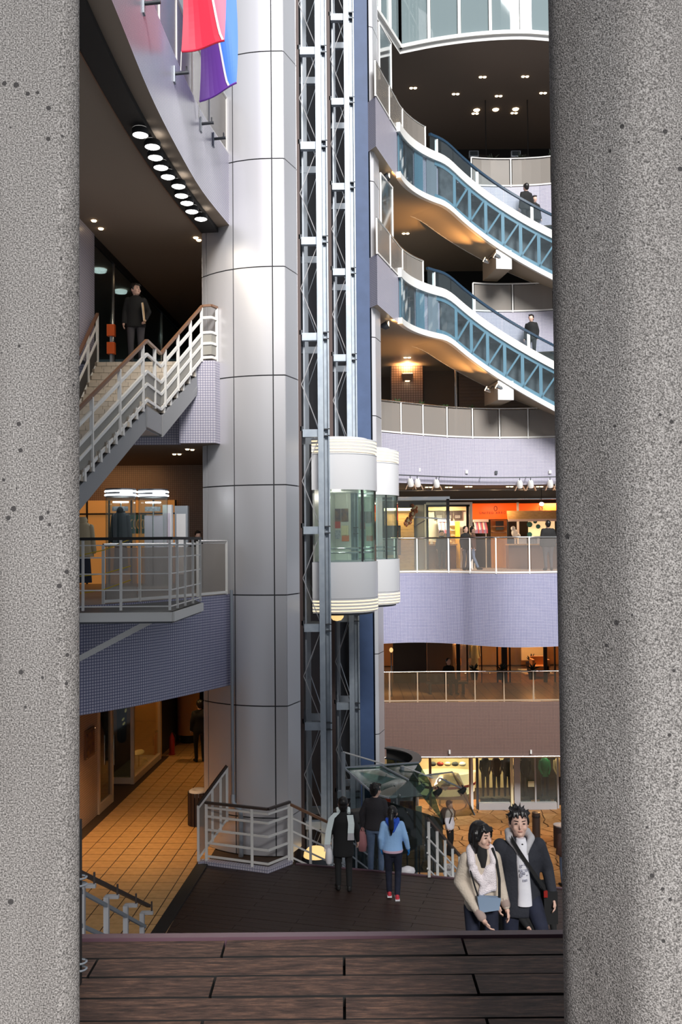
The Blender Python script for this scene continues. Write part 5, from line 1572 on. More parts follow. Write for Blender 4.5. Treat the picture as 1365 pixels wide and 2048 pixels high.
# ---- dim lower gallery (level B)
t = thing('lower_shopfront', 'dark glazed shop front of the dim lower gallery', 'shop front', (5, 37, -4.45))
PBm = lambda nm, u0, u1, Y, m_: MB().box(*(lambda c, s: (c, s))(*to_floor((u0, 1262, u1, 0), Y, -4.45))).build(nm, m_, t)
PBm('wall_panel', 786, 853, 36.4, 'dark_tile_b' if mat('dark_tile_b', (.07, .05, .04), .5) else None)
PBm('wall_panel', 854, 905, 37.2, 'soffit')
for (u0, u1) in ((913, 920), (933, 936), (962, 964), (993, 996), (1003, 1014), (1018, 1021), (1087, 1094), (1108, 1111)):
    PBm('door_post', u0, u1, 36.2, 'black')
for (u0, u1) in ((937, 961), (965, 992), (1022, 1042)):
    c, s = to_floor((u0, 1262, u1, 0), 36.2, -4.45); MB().box(c, (s[0], .02, s[2])).build('pane', 'glass_clear', t)
MB().box((5, 40.9, -3.4), (12, .1, 2.0)).build('back_wall', 'lit_ochre', t)
t = thing('lit_lounge', 'cream lit lounge corner inside the lower gallery', 'room corner', P(1065, 1345, 38.5))
PB('wall_panel', (1043, 1285, 1090, 1320), 39.5, .1, 'cream_wall', t)
c, s = pbox(1043, 1319, 1100, 1345, 38.6, .1); MB().box((c[0], 38.6, -4.40), (s[0], 1.6, .06)).build('floor_mat', 'cream_wall', t)
q = P(1080, 1340, 37.4)
t = thing('armchair', 'orange cube armchair in the lit lounge corner', 'armchair', (q.x, 37.4, -4.43))
MB().box((q.x, 37.4, -4.17), (.62, .6, .42)).build('seat', 'kiosk_orange', t)
MB().box((q.x, 37.66, -3.87), (.62, .14, .5)).build('backrest', 'kiosk_orange', t)
for s_ in (-1, 1): MB().box((q.x + s_ * .30, 37.4, -3.98), (.1, .6, .55)).build('armrest', 'kiosk_orange', t)
plant(V3((P(1062, 1312, 38.3).x, 38.3, -3.95)), 'dark bushy plant in the lit lounge corner', None, 'leaf_dark', 'pot_black', 1.7, False)
for k, (u, m1, m3) in enumerate(((931, 'shop_white', 'cream'), (950, 'cream', 'orange_sign'), (905, 'top_beige', 'orange_sign'))):
    q = P(u, 1340, 37.6)
    bust(q.x, 37.6, -4.45, ['pale dress hanging in the lower gallery shop between dark posts', 'cream dress with orange collar in the lower gallery shop', 'beige and orange outfit beside the dim wall panel'][k], m1, m1, m3)
for (u, pw, col_) in ((930, 36, (1, .45, .15)), (1065, 60, (1, .55, .22)), (980, 34, (1, .36, .08)), (1110, 50, (1, .42, .14)), (780, 10, (1, .4, .1))):
    q = P(u, 1300, 37.6)
    lamp('POINT', (q.x, 37.6, -2.55), pw, col_, .05)
q = P(783, 1300, 33.2)
t = thing('lantern', 'small glowing lantern by the slim column on the lower gallery', 'lantern', (q.x, q.y, -4.45))
MB().tube([(q.x, q.y, -4.45), (q.x, q.y, q.z - .1)], .02, 6).build('pole', 'steel_dark', t)
MB().ell(tuple(q), (.07, .07, .09), 10).build('globe', 'glow_soft', t, smooth=60)
# bench bag
q = P(872, 1345, 33.6)
tag(MB().lathe([(.001, 0), (.2, 0), (.22, .1), (.16, .26), (.001, .28)], (q.x, 33.6, -4.0), 12).build('handbag', 'black', smooth=40), 'black handbag on the bench beside the seated person', 'bag')
t = thing('gallery_bench', 'low dark bench on the dim lower gallery', 'bench', (q.x + .4, 33.7, -4.45))
MB().box((q.x + .4, 33.7, -4.04), (1.5, .4, .07)).build('seat', 'black', t)
for dx in (-.6, .6): MB().box((q.x + .4 + dx, 33.7, -4.26), (.07, .35, .38)).build('leg', 'black', t)

# ---- ground floor shop windows
t = thing('ground_shopfront', 'white-framed glass shop front on the stone-paved ground floor', 'shop front', (5, 33.7, ZG))
def gpost(u0, u1, Y, m_, par=t):
    c, s = to_floor((u0, 1505, u1, 0), Y, ZG); return MB().box(c, s).build('frame_post', m_, par)
for (u0, u1, m_) in ((858, 863, 'hand_brown'), (938, 941, 'hand_brown'), (941, 946, 'rail_white'), (952, 957, 'steel_dark'), (1021, 1026, 'cream'), (1028, 1040, 'steel_post'), (1069, 1072, 'steel_post'), (1114, 1117, 'steel_post')):
    gpost(u0, u1, 33.7, m_)
for (u0, u1, v0, v1) in ((958, 1021, 1608, 1615), (1041, 1114, 1626, 1632)):
    a, b = P(u0, v0, 33.65), P(u1, v1, 33.65)
    MB().box(((a.x + b.x) / 2, 33.65, ZG + .12), (b.x - a.x, .2, .24)).build('sill', 'steel_post', t)
for (u0, u1) in ((864, 937), (958, 1020), (1041, 1068), (1073, 1113)):
    c, s = to_floor((u0, 1505, u1, 0), 33.72, ZG + .2); MB().box(c, (s[0], .02, s[2])).build('pane', 'glass_clear', t)
MB().box((6, 36.6, -7.5), (12, .1, 2.2)).build('back_wall', 'cream_wall', t)
c, s = to_floor((1041, 1505, 1125, 0), 34.9, ZG); MB().box(c, s).build('dark_back', 'dark_wall', t)
t = thing('curved_counter', 'bright cream curved counter behind the ground floor glass', 'counter', P(900, 1600, 35.4))
q = P(900, 1560, 35.8)
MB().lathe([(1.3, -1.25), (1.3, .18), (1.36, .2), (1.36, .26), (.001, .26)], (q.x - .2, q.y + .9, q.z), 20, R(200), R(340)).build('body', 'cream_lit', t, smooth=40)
MB().lathe([(1.37, -.25), (1.38, -.2), (1.37, -.15)], (q.x - .2, q.y + .9, q.z), 20, R(200), R(340)).build('trim', 'extinguisher_red', t)
for k in range(5):
    u = 866 + k * 15
    q = P(u, 1528, 35.4)
    tag(MB().ell((q.x, q.y, q.z), (.14, .1, .09), 8).build('display_goods', ['coat_slate', 'extinguisher_red', 'cream', 'coat_slate', 'shop_white'][k], smooth=60), ['dark goods heap at the frame end of the curved counter', 'red goods heap on the curved counter', 'cream goods heap on the middle of the curved counter', 'dark goods heap on the middle of the curved counter', 'white goods heap at the far end of the curved counter'][k], 'goods')
def mannequin(u, label, topm, legm, Y=34.4, arms=1, h=1.75):
    q = P(u, 1600, Y); x = q.x
    t = thing('mannequin', label, 'mannequin', (x, Y, ZG + .22), 'shop window mannequins')
    z0 = ZG + .22
    mb = MB()
    for s_ in (-1, 1): mb.cap((x + s_ * .08, Y, z0 + .85), (x + s_ * .1, Y + s_ * .06, z0 + .08), .075, .04, 8)
    mb.build('legs', legm, t, smooth=50)
    MB().loft([(x, Y, z0 + .78, .15, .1), (x, Y, z0 + 1.0, .13, .09), (x, Y, z0 + 1.3, .18, .11), (x, Y, z0 + 1.42, .12, .09), (x, Y, z0 + 1.48, .05, .05)], 12).build('top', topm, t, smooth=50)
    for s_ in (-1, 1): MB().tube([(x + s_ * .155, Y, z0 + 1.36), (x + s_ * .195, Y - .02, z0 + 1.08), (x + s_ * .12, Y - .14, z0 + .88)], [.05, .042, .03], 8).build('arm', topm, t, smooth=50)
    MB().ell((x, Y, z0 + 1.60), (.075, .09, .11), 10).build('head', 'skin_warm', t, smooth=60)
    MB().lathe([(.001, -.22), (.2, -.22), (.2, 0.0), (.001, 0.0)], (x, Y, z0), 14).build('stand', 'black', t)
mat('green_top', (.02, .22, .10), .5); mat('brown_top', (.10, .05, .04), .7)
mannequin(972, 'mannequin in grey beside the dark post of the ground floor window', 'coat_slate', 'jeans_dark')
mannequin(994, 'mannequin in a brown top in the ground floor window', 'brown_top', 'coat_slate')
mannequin(1016, 'mannequin in a black jacket at the cream post', 'fur_black', 'jeans_dark')
mannequin(1052, 'mannequin in all black in the dark ground floor window', 'fur_black', 'fur_black', 34.3)
mannequin(1091, 'mannequin in a shining green top in the dark ground floor window', 'green_top', 'jeans_dark', 34.3)
mannequin(1120, 'mannequin in a beige top beside the concrete pillar edge', 'top_beige', 'jeans_dark', 34.3)
q = P(1063, 1568, 33.6)
tag(MB().box(tuple(q), (.22, .012, .2)).build('notice_card', 'poster_cream'), 'small cream notice card on the dark ground floor window', 'notice')
for (x, y, pw) in ((4.0, 35.2, 70), (5.8, 35.4, 45), (7.6, 34.2, 9)):
    lamp('AREA', (x, y, -6.45), pw, (1, .72, .42), .4, (x, y, -9))
for (x, y, pw) in ((5.0, 31.0, 110), (7.2, 30.2, 110), (3.4, 30.6, 60)):
    lamp('SPOT', (x, 32.4, -6.42), pw, (1, .5, .16), .06, (x, y - 3, ZG), spot=120, blend=.9)
# pipe along the bottom of the pink gallery front
t = thing('fascia_pipe', 'shiny pipe running along the foot of the pink tiled gallery front', 'pipe', (6.4, 31.85, -6.35))
MB().tube([(.95, 31.88, -6.3), (12, 31.78, -6.3)], .035, 8).build('pipe', 'chrome', t, smooth=60)
for u in (900, 1063):
    q = P(u, 1504, 31.88)
    MB().box((q.x, 31.9, q.z), (.06, .05, .13)).build('socket', 'rail_white', t)
for (u, v, l) in ((839, 940, 'small square socket box on the curved white gallery front near the lift'), (934, 944, 'small square socket box on the middle of the curved white gallery front'), (993, 945, 'small dark socket box on the curved white gallery front'), (1101, 944, 'small square socket box on the curved white gallery front by the pillar')):
    x = P(u, v, 31.6).x; y = ring_y(x)
    q = P(u, v, y - .03); tag(MB().box((q.x, y - .03, q.z), (.09, .05, .11)).build('socket_box', 'rail_white' if 'dark' not in l else 'steel_dark'), l, 'socket')

# ---- stair down from the deck, canopy, barrier
SDIR = V3((.35, .94, 0)).normalized(); SP = V3((SDIR.y, -SDIR.x, 0))
S0 = V3((.15, 17.55, ZD))
root = sroot('lower_stair', tuple(S0))
nst = 22
for k in range(nst):
    z = ZD - (k + 1) * (ZD - ZG) / nst
    c = S0 + SDIR * (.28 * (k + .5)) + SP * .55
    MB().box((c.x, c.y, z - .15), (1.7, .3, .3), math.atan2(SP.y, SP.x)).build('step', 'stair_steel', root)
def slope(s, off, z=0): return S0 + SDIR * s + SP * off + V3((0, 0, -s * (ZD - ZG) / (nst * .28) * 1.0 + z))
bar_rail('white bar railing with brown grip following the stair below the glass canopy', [slope(-.15, 1.5), slope(5.8, 1.5)], 1.0, [.12, .4, .68], [(0, f) for f in (.02, .12, .22, .32, .42, .55, .7, .85)], hand='hand_dark', barw=.022, pw=.05, name='lower_stair_railing')
bar_rail('thin bar railing on the lift side of the stair below the canopy', [slope(-.1, -.3), slope(5.8, -.3)], 1.0, [.12, .4, .68], [(0, f) for f in (.02, .2, .4, .6, .8)], hand='hand_dark', barw=.02, pw=.04, bar='steel_grey', name='lower_stair_railing')
PC = lambda u, v, Y: P(u, v, Y + 1.4)
t = thing('glass_canopy', 'green-tinted glass canopy with bolts and tie rods over the lower stair', 'canopy', (1.0, 18.2, -6))
poles = [PC(687, 1504, 17.7), PC(805, 1532, 18.4)]
for q in poles: MB().tube([V3((q.x, q.y, q.z - .35 if q is poles[1] else -5.6)), q], .045, 8).build('mast', 'steel_grey', t, smooth=40)
A1, B1 = PC(768, 1528, 17.6), PC(866, 1556, 18.5)
MB().tube([poles[0], A1], .016, 6).build('tie_rod', 'rail_white', t); MB().tube([poles[1], B1], .016, 6).build('tie_rod', 'rail_white', t)
def sheet(pts, m_='glass_green'):
    p = [V3(q) for q in pts]
    nr = (p[1] - p[0]).cross(p[-1] - p[0]).normalized() * .016
    MB().hexa(p + [q + nr for q in p]).build('glass_sheet', m_, t)
sheet([PC(690, 1537, 17.7), PC(762, 1531, 18.3), PC(818, 1560, 18.0), PC(748, 1588, 17.2)])
sheet([PC(762, 1531, 18.3), PC(838, 1526, 18.9), PC(862, 1566, 18.6), PC(818, 1560, 18.0)])
sheet([PC(748, 1588, 17.2), PC(818, 1560, 18.0), PC(846, 1592, 17.9), PC(778, 1596, 17.1)])
sheet([PC(818, 1560, 18.0), PC(862, 1566, 18.6), PC(886, 1640, 18.3), PC(846, 1592, 17.9)])
sheet([PC(838, 1552, 19.2), PC(905, 1544, 21.5), PC(928, 1570, 21.3), PC(866, 1574, 19.0)], 'glass_clear2' if glass_mat('glass_clear2', (.86, .86, .78), .03, (.2, .2, .14)) else None)
sheet([PC(905, 1544, 21.5), PC(918, 1546, 22.2), PC(950, 1630, 22.0), PC(928, 1570, 21.3)], 'glass_clear2')
sheet([PC(866, 1574, 19.0), PC(928, 1570, 21.3), PC(950, 1630, 21.2), PC(888, 1636, 18.9)], 'glass_clear2')
sheet([PC(758, 1598, 18.6), PC(886, 1638, 18.7), PC(888, 1745, 18.7), PC(760, 1745, 18.6)], 'glass_dark')
for (a, b) in (((690, 1537, 17.69), (748, 1588, 17.19)), ((748, 1588, 17.19), (778, 1596, 17.09)), ((838, 1552, 19.19), (905, 1544, 21.49)), ((905, 1544, 21.49), (950, 1630, 21.99)), ((762, 1531, 18.28), (818, 1560, 17.98)), ((690, 1535, 17.69), (838, 1525, 18.88)), ((852, 1598, 18.9), (880, 1556, 19.9)), ((880, 1556, 19.9), (930, 1580, 21.2))):
    MB().beam(PC(*a), PC(*b), .03, .03).build('edge_bar', 'steel_grey', t)
rr = random.Random(4)
for (u, v, Y) in ((700, 1545, 17.6), (716, 1558, 17.5), (732, 1571, 17.3), (774, 1548, 18.0), (760, 1575, 17.4), (790, 1570, 17.7), (820, 1545, 18.5), (846, 1578, 18.2), (858, 1600, 18.2), (870, 1620, 18.3), (800, 1590, 17.4), (788, 1605, 18.55), (815, 1625, 18.55), (862, 1655, 18.6), (815, 1665, 18.55), (850, 1690, 18.6)):
    MB().ell(tuple(PC(u, v, Y - .03)), (.016, .016, .016), 8).build('bolt', 'chrome', t)
for k, (u, v, Y, l) in enumerate(((842, 1577, 18.6, 'silver spotlight clamped to the glass canopy'), (893, 1572, 20.5, 'silver spotlight on the canopy frame above the paving'), (876, 1586, 19.2, 'black spotlight hanging under the canopy frame'), (925, 1583, 21.0, 'black spotlight at the end of the canopy frame'))):
    q = PC(u, v, Y)
    s = thing('canopy_spotlight', l, 'spotlight', q, 'canopy spotlights')
    m_ = 'rail_white' if k < 2 else 'black'
    MB().tube([q + V3((.09, 0, .09)), q + V3((.05, 0, .05)), q + V3((-.07, 0, -.05))], [.03, .06, .08], 10).build('head', m_, s, smooth=40)
    MB().tube([q + V3((.05, 0, .05)), q + V3((.0, .05, .14))], .015, 6).build('bracket', 'black', s)
# posters hung beside the stair, plus an ochre panel imitating a reflection
for k, (u0, v0, u1, v1, m_, l) in enumerate(((800, 1602, 828, 1660, 'poster_dark', 'dark brown poster behind the stair glass'), (832, 1612, 845, 1690, 'poster_cream', 'narrow cream poster behind the stair glass'), (770, 1598, 782, 1625, 'poster_red', 'small red poster beside the man in the dark jacket'), (850, 1630, 884, 1720, 'lit_ochre', 'ochre reflection panel behind the stair glass'))):
    c, s_ = pbox(u0, v0, u1, v1, 20.5, .02)
    if k == 3: l = 'ochre panel standing in for a reflection in the stair glass'
    t = thing('stair_poster', l, 'poster', (c[0], c[1], c[2] - s_[2] / 2), 'posters behind the stair glass')
    MB().box(c, s_).build('sheet', m_, t)
    MB().tube([(c[0], c[1], c[2] - s_[2] / 2), (c[0], c[1], ZG)], .015, 6).build('stand', 'steel_dark', t)
q = P(897, 1738, 24.2)
t = thing('notice_sign', 'white square notice with small dark print beside the stair', 'sign', (q.x, q.y, ZG))
MB().box(tuple(q), (.27, .015, .28)).build('board', 'shop_white', t)
for dz, w_ in ((.0, .14), (-.03, .12)): MB().box((q.x, q.y - .01, q.z + dz), (w_, .004, .014)).build('print_line', 'sign_ink', t)
MB().tube([(q.x + .035 * math.cos(a), q.y - .012, q.z + .06 + .035 * math.sin(a)) for a in [k * .6 for k in range(12)]], .005, 5).build('emblem', 'barn_orange', t)
MB().tube([(q.x, q.y + .01, q.z - .1), (q.x, q.y + .01, ZG)], .015, 6).build('stand', 'steel_dark', t)
for k, (u, v, Y, l) in enumerate(((912, 1752, 24.6, 'round grey-topped bin beside the white notice'), (1122, 1650, 29.5, 'round grey-topped bin by the dark window near the pillar'))):
    q = P(u, v, Y)
    t = thing('round_bin', l, 'bin', (q.x, q.y, ZG))
    top = q.z
    MB().lathe([(.2, 0), (.23, .02), (.23, top - ZG)], (q.x, q.y, ZG), 16).build('drum', 'bin_slat', t, smooth=40)
    MB().lathe([(.001, .0), (.2, .0), (.23, .015), (.23, -.03)], (q.x, q.y, top), 16).build('lid', 'steel_post', t, smooth=40)
q = P(1073, 1640, 30)
t = thing('bollard', 'short dark wooden bollard on the stone paving', 'bollard', (q.x, 30, ZG))
MB().lathe([(.13, 0), (.13, .95), (.001, .97)], (q.x, 30, ZG), 12).build('post', 'hand_dark', t, smooth=40)
MB().lathe([(.135, .8), (.14, .83), (.135, .86)], (q.x, 30, ZG), 12).build('band', 'black', t)
# ================================================================== PEOPLE
TS = bpy.data.scenes.new('workbench')
def remesh(mb, voxel, it=4):
    me = mb.mesh('tmp', ['skin'])
    o = bpy.data.objects.new('tmp', me); TS.collection.objects.link(o)
    md = o.modifiers.new('r', 'REMESH'); md.mode = 'VOXEL'; md.voxel_size = voxel; md.use_smooth_shade = True
    if it:
        sm = o.modifiers.new('s', 'SMOOTH'); sm.factor = .5; sm.iterations = it
    with bpy.context.temp_override(scene=TS, view_layer=TS.view_layers[0]):
        dg = bpy.context.evaluated_depsgraph_get()
        out = bpy.data.meshes.new_from_object(o.evaluated_get(dg))
    bpy.data.objects.remove(o); bpy.data.meshes.remove(me)
    out.materials.clear()
    return out
def child(name, me, m_, root, label=None):
    me.name = name; me.materials.clear(); me.materials.append(MATS[m_])
    o = bpy.data.objects.new(name, me); COL.objects.link(o); o.parent = root
    if label: o['label'] = label
    return o
def kid(name, mb, m_, root, label=None, smooth=60):
    return child(name, mb.mesh(name, [m_], (0, 0, 0), smooth), m_, root, label)
DEF = dict(hipL=(.095, 0, .90), hipR=(-.095, 0, .90), knL=(.10, -.03, .49), knR=(-.10, -.03, .49), anL=(.10, .03, .085), anR=(-.10, .03, .085),
           toL=(.125, -.13, .03), toR=(-.125, -.13, .03), shL=(.160, 0, 1.355), shR=(-.160, 0, 1.355), elL=(.225, .03, 1.11), elR=(-.225, .03, 1.11),
           wrL=(.235, -.05, .86), wrR=(-.235, -.05, .86))
def person(label, loc, h, face=0.0, up='black', low='jeans_dark', shoe='black', hair='short', pose=None, voxel=.016, yaw=0.0, tilt=0.0, hem=.80, bulk=1.0,
           skin='skin', group=None, lowname='trousers', upname='jacket', drop=0.0, lean=0.0, glove=None, sleeve=1.0, sit=False):
    """local frame: the person looks towards -y, reference height 1.70"""
    J = {k: V3(v) for k, v in DEF.items()}
    if sit:
        J.update(hipL=V3((.1, .1, .50)), hipR=V3((-.1, .1, .50)), knL=V3((.12, -.3, .50)), knR=V3((-.12, -.3, .50)), anL=V3((.12, -.28, .085)), anR=V3((-.12, -.28, .085)), toL=V3((.13, -.43, .03)), toR=V3((-.13, -.43, .03)))
    for k, v in (pose or {}).items(): J[k] = V3(v)
    dz = -.4 if sit else 0.0
    def U(p): q = V3(p) + V3((0, 0, dz)); q.y -= lean * (q.z - .9 - dz) - (.1 if sit else 0); return q
    if sit:
        for k in ('shL', 'shR', 'elL', 'elR', 'wrL', 'wrR'): J[k] = U(J[k])
    elif lean:
        for k in ('shL', 'shR', 'elL', 'elR', 'wrL', 'wrR'): J[k] = U(J[k])
    root = thing('person', label, 'person', loc, group)
    root.rotation_euler = (0, 0, R(face))
    root.scale = (h / 1.70,) * 3
    hc = V3((0, 0, 1.50))
    rot = Matrix.Rotation(R(yaw), 3, 'Z') @ Matrix.Rotation(R(tilt), 3, 'X')
    HS = 1.13
    Hd = lambda p: U(rot @ ((V3(p) - hc) * HS) + hc + V3((0, 0, -.035)))
    hrot = rot @ Matrix.Scale(HS, 3)
    # --- body
    b = MB()
    b.ell(Hd((0, -.002, 1.60)), (.074, .092, .108), 16, rot=hrot)
    b.ell(Hd((0, -.034, 1.545)), (.056, .056, .064), 14, rot=hrot)
    b.cap(Hd((0, -.090, 1.605)), Hd((0, -.108, 1.572)), .009, .013, 8)
    b.ell(Hd((0, -.074, 1.512)), (.026, .022, .018), 8, rot=hrot)
    for s in (-1, 1):
        b.ell(Hd((s * .076, .008, 1.585)), (.012, .024, .033), 8, rot=hrot)
        b.ell(Hd((s * .036, -.068, 1.565)), (.026, .022, .026), 8, rot=hrot)
    b.cap(U((0, .012, 1.40)), Hd((0, .0, 1.53)), .056, .052, 10)
    b.loft([(*U((0, 0, z))[:2], z + dz, a, c) for z, a, c in ((.84, .13, .09), (1.0, .12, .085), (1.25, .15, .095), (1.38, .13, .08), (1.42, .06, .06))], 14)
    for s in 'LR':
        b.cap(J['sh' + s], J['el' + s], .045, .038, 8); b.cap(J['el' + s], J['wr' + s], .037, .027, 8)
        b.cap(J['hip' + s], J['kn' + s], .07, .05, 8); b.cap(J['kn' + s], J['an' + s], .05, .035, 8); b.cap(J['an' + s], J['to' + s], .03, .025, 8)
    def hand(mb, s, grow=1.0):
        w_ = J['wr' + s]; d = (w_ - J['el' + s]).normalized()
        sd = -1 if s == 'R' else 1
        fw = V3((0, -1, 0)); fw = (fw - d * fw.dot(d)).normalized()       # towards the front: thumb side
        inn = d.cross(fw) * (1 if sd > 0 else -1); 
        if inn.x * sd > 0: inn = -inn
        pc = w_ + d * .052
        mb.cap(w_, w_ + d * .03, .024 * grow, .026 * grow, 8)
        for k in range(4):
            o = fw * (.030 - .020 * k)
            base_ = w_ + d * .075 + o
            mb.cap(w_ + d * .025 + o * .6, base_, .013 * grow, .0125 * grow, 6)
            l = (.036, .041, .038, .030)[k]
            p1 = base_ + d * l * .9 + inn * .012; p2 = p1 + d * l * .55 + inn * .024
            mb.cap(base_, p1, .0105 * grow, .0095 * grow, 6); mb.cap(p1, p2, .0095 * grow, .0075 * grow, 6)
        t1 = w_ + d * .03 + fw * .030; t2 = t1 + d * .030 + fw * .018 + inn * .012; t3 = t2 + d * .028 + inn * .010
        mb.cap(t1 - fw * .012, t2, .0135 * grow, .0115 * grow, 6); mb.cap(t2, t3, .011 * grow, .0085 * grow, 6)
    for s in 'LR': hand(b, s)
    hv = min(voxel, .0085) if voxel < .02 else voxel
    bod = child('body', remesh(b, hv, 2 if hv < .01 else 3), skin, root)
    if voxel < .02:
        for s in (-1, 1):
            kid('eye', MB().ell(Hd((s * .031, -.0845, 1.603)), (.0135, .008, .0055), 8, rot=hrot), 'eye_dark', bod)
            kid('eyebrow', MB().cap(Hd((s * .017, -.091, 1.623)), Hd((s * .047, -.079, 1.627)), .0042, .003, 6), 'hair', bod)
        kid('mouth', MB().ell(Hd((0, -.0905, 1.541)), (.021, .008, .0065), 8, rot=hrot), 'lips', bod)
    # --- trousers
    b = MB()
    hz = J['hipL'].z
    if sit: b.ell((0, .1, .52), (.18, .15, .12), 14)
    else: b.loft([(0, 0, hz - .12, .10, .09), (0, 0.005, hz - .03, .168 * bulk, .118), (0, 0, hz + .08, .155 * bulk, .112), (0, 0, hz + .14, .14, .10)], 16)
    for s in 'LR':
        b.cap(J['hip' + s] + V3((0, 0, -.02)), J['kn' + s], .092 * bulk, .068, 10)
        ank = J['an' + s] + (J['kn' + s] - J['an' + s]).normalized() * .03
        b.cap(J['kn' + s], ank, .068, .056, 10)
    child(lowname, remesh(b, max(voxel, .014), 5), low, root)
    for s in 'LR':
        a_, t_ = J['an' + s], J['to' + s]
        hl = a_ + (a_ - t_).normalized() * .03; hl.z = t_.z + .015
        sh_ = MB().cap(hl, t_ + V3((0, 0, .012)), .043, .040, 10).cap(hl + V3((0, 0, .035)), hl.lerp(t_, .45) + V3((0, 0, .045)), .04, .035, 8)
        child('shoe', remesh(sh_, max(.012, voxel * .8), 3), shoe, root)
    # --- jacket
    b = MB()
    rg = [(hem, .185 * bulk, .135), (hem + .04, .19 * bulk, .14), (1.0, .175 * bulk, .128), (1.12, .172 * bulk, .125), (1.26, .185 * bulk, .135), (1.34, .165 * bulk, .12), (1.40, .125, .098), (1.45, .075, .076)]
    rg = [r_ for r_ in rg if r_[0] >= hem]
    b.loft([(*U((0, 0, z))[:2], z + dz, a, c) for z, a, c in rg], 18)
    for s in 'LR':
        b.cap(J['sh' + s], J['el' + s], .066 * sleeve, .056 * sleeve, 10); b.cap(J['el' + s], J['el' + s].lerp(J['wr' + s], .93), .056 * sleeve, .043 * sleeve, 10)
    child(upname, remesh(b, max(voxel, .014), 5), up, root)
    # --- hair
    if hair:
        b = MB()
        b.ell(Hd((0, .022, 1.622)), (.087, .092, .100), 16, rot=hrot)
        if hair in ('short', 'spiky'):
            rr = random.Random(int(abs(loc[0]) * 100))
            for k in range(26 if voxel < .02 else 10):
                a = rr.uniform(0, 6.28); e = rr.uniform(.15, 1.4)
                dd = V3((math.cos(a) * math.cos(e), math.sin(a) * math.cos(e), math.sin(e)))
                if dd.y < -.55 and e < .55: continue
                q = V3((0, .02, 1.625)) + V3((dd.x * .080, dd.y * .088, dd.z * .092))
                b.cap(Hd(q), Hd(q + dd * (.035 if hair == 'spiky' else .018)), .020, .006, 6)
            for x in (-.05, -.02, .015, .045): b.cap(Hd((x, -.066, 1.69)), Hd((x * 1.1 + .006, -.090, 1.65)), .020, .009, 6)
            for s in (-1, 1): b.cap(Hd((s * .078, -.02, 1.63)), Hd((s * .078, -.022, 1.585)), .014, .008, 6)
            b.ell(Hd((0, .055, 1.56)), (.07, .045, .06), 10, rot=hrot)
        if hair in ('bob', 'long'):
            end = 1.44 if hair == 'bob' else 1.36
            for s in (-1, 1):
                b.cap(Hd((s * .078, .0, 1.63)), Hd((s * .080, -.012, 1.52)), .030, .030, 8)
                b.cap(Hd((s * .080, -.005, 1.53)), Hd((s * .072, -.02, end)), .032, .012, 8)
                b.cap(Hd((s * .06, -.058, 1.66)), Hd((s * .081, -.050, 1.58)), .022, .014, 8)
            b.ell(Hd((0, .045, 1.57)), (.088, .07, .11), 14, rot=hrot)
            for x in (-.055, -.03, .0, .03): b.cap(Hd((x * .5 - .01, -.05, 1.70)), Hd((x + .022, -.088, 1.648)), .02, .010, 6)
        if hair == 'pony':
            for s in (-1, 1): b.cap(Hd((s * .07, 0, 1.64)), Hd((s * .05, .06, 1.57)), .025, .03, 8)
            b.ell(Hd((0, .06, 1.58)), (.07, .05, .07), 12, rot=hrot)
            b.cap(Hd((0, .11, 1.60)), Hd((0, .135, 1.52)), .035, .048, 8); b.cap(Hd((0, .135, 1.52)), Hd((-.005, .15, 1.38)), .05, .052, 10); b.cap(Hd((-.005, .15, 1.38)), Hd((.0, .155, 1.27)), .05, .012, 8)
        if hair == 'bun':
            b.ell(Hd((0, .05, 1.56)), (.075, .06, .09), 12, rot=hrot)
        child('hair', remesh(b, .010 if voxel < .02 else voxel * .8, 2), 'hair', root)
    if glove:
        for s in 'LR':
            g = MB(); hand(g, s, 1.25); child('glove', remesh(g, .009, 2), glove, root)
    return root
mat('cuff_mauve', (.36, .27, .24), .9)
mat('eye_dark', (.015, .01, .01), .3); mat('lips', (.46, .21, .17), .45)
mat('cloth_black', (.010, .010, .011), .85); mat('cloth_char', (.030, .027, .032), .85, bump=(40, .2)); mat('navy_jacket', (.022, .024, .034), .85, bump=(30, .3))
mat('denim_dark', (.008, .010, .024), .85, noise=(9, (.013, .017, .04))); mat('denim_mid', (.10, .15, .25), .8, noise=(7, (.16, .22, .34))); mat('denim_light', (.34, .44, .66), .8)
mat('beige_coat', (.60, .51, .42), .9, bump=(60, .4)); mat('shearling', (.95, .86, .89), .95, bump=(90, .8)); mat('hoodie_blue', (.34, .58, .95), .85, bump=(35, .2)); mat('hood_royal', (.02, .10, .62), .8)
mat('glove_blue', (.01, .19, .60), .7); mat('scarf_mint', (.86, .96, .96), .95, bump=(80, .5)); mat('shoe_red', (.60, .04, .06), .5); mat('tee_white', (.80, .79, .84), .8, noise=(16, (.74, .73, .79)))
mat('hood_grey', (.46, .45, .47), .9, bump=(60, .3)); mat('bag_blue', (.22, .30, .42), .5); mat('bag_pink', (.52, .22, .23), .7); mat('bag_white', (.80, .78, .82), .4); mat('trouser_grey', (.060, .056, .064), .85)
mat('folder_tan', (.66, .46, .26), .6); mat('khaki', (.15, .12, .08), .85); mat('pink_trim', (.75, .50, .62), .8); mat('print_grey', (.42, .42, .50), .8)
def part(o, nm): return next(c for c in o.children if c.name.split('.')[0] == nm)
def stand(u, Y, z): q = P(u, 1080, Y); return V3((P(u, 1080, Y).x, Y, z))
def fx(u, v, Y): return P(u, v, Y).x

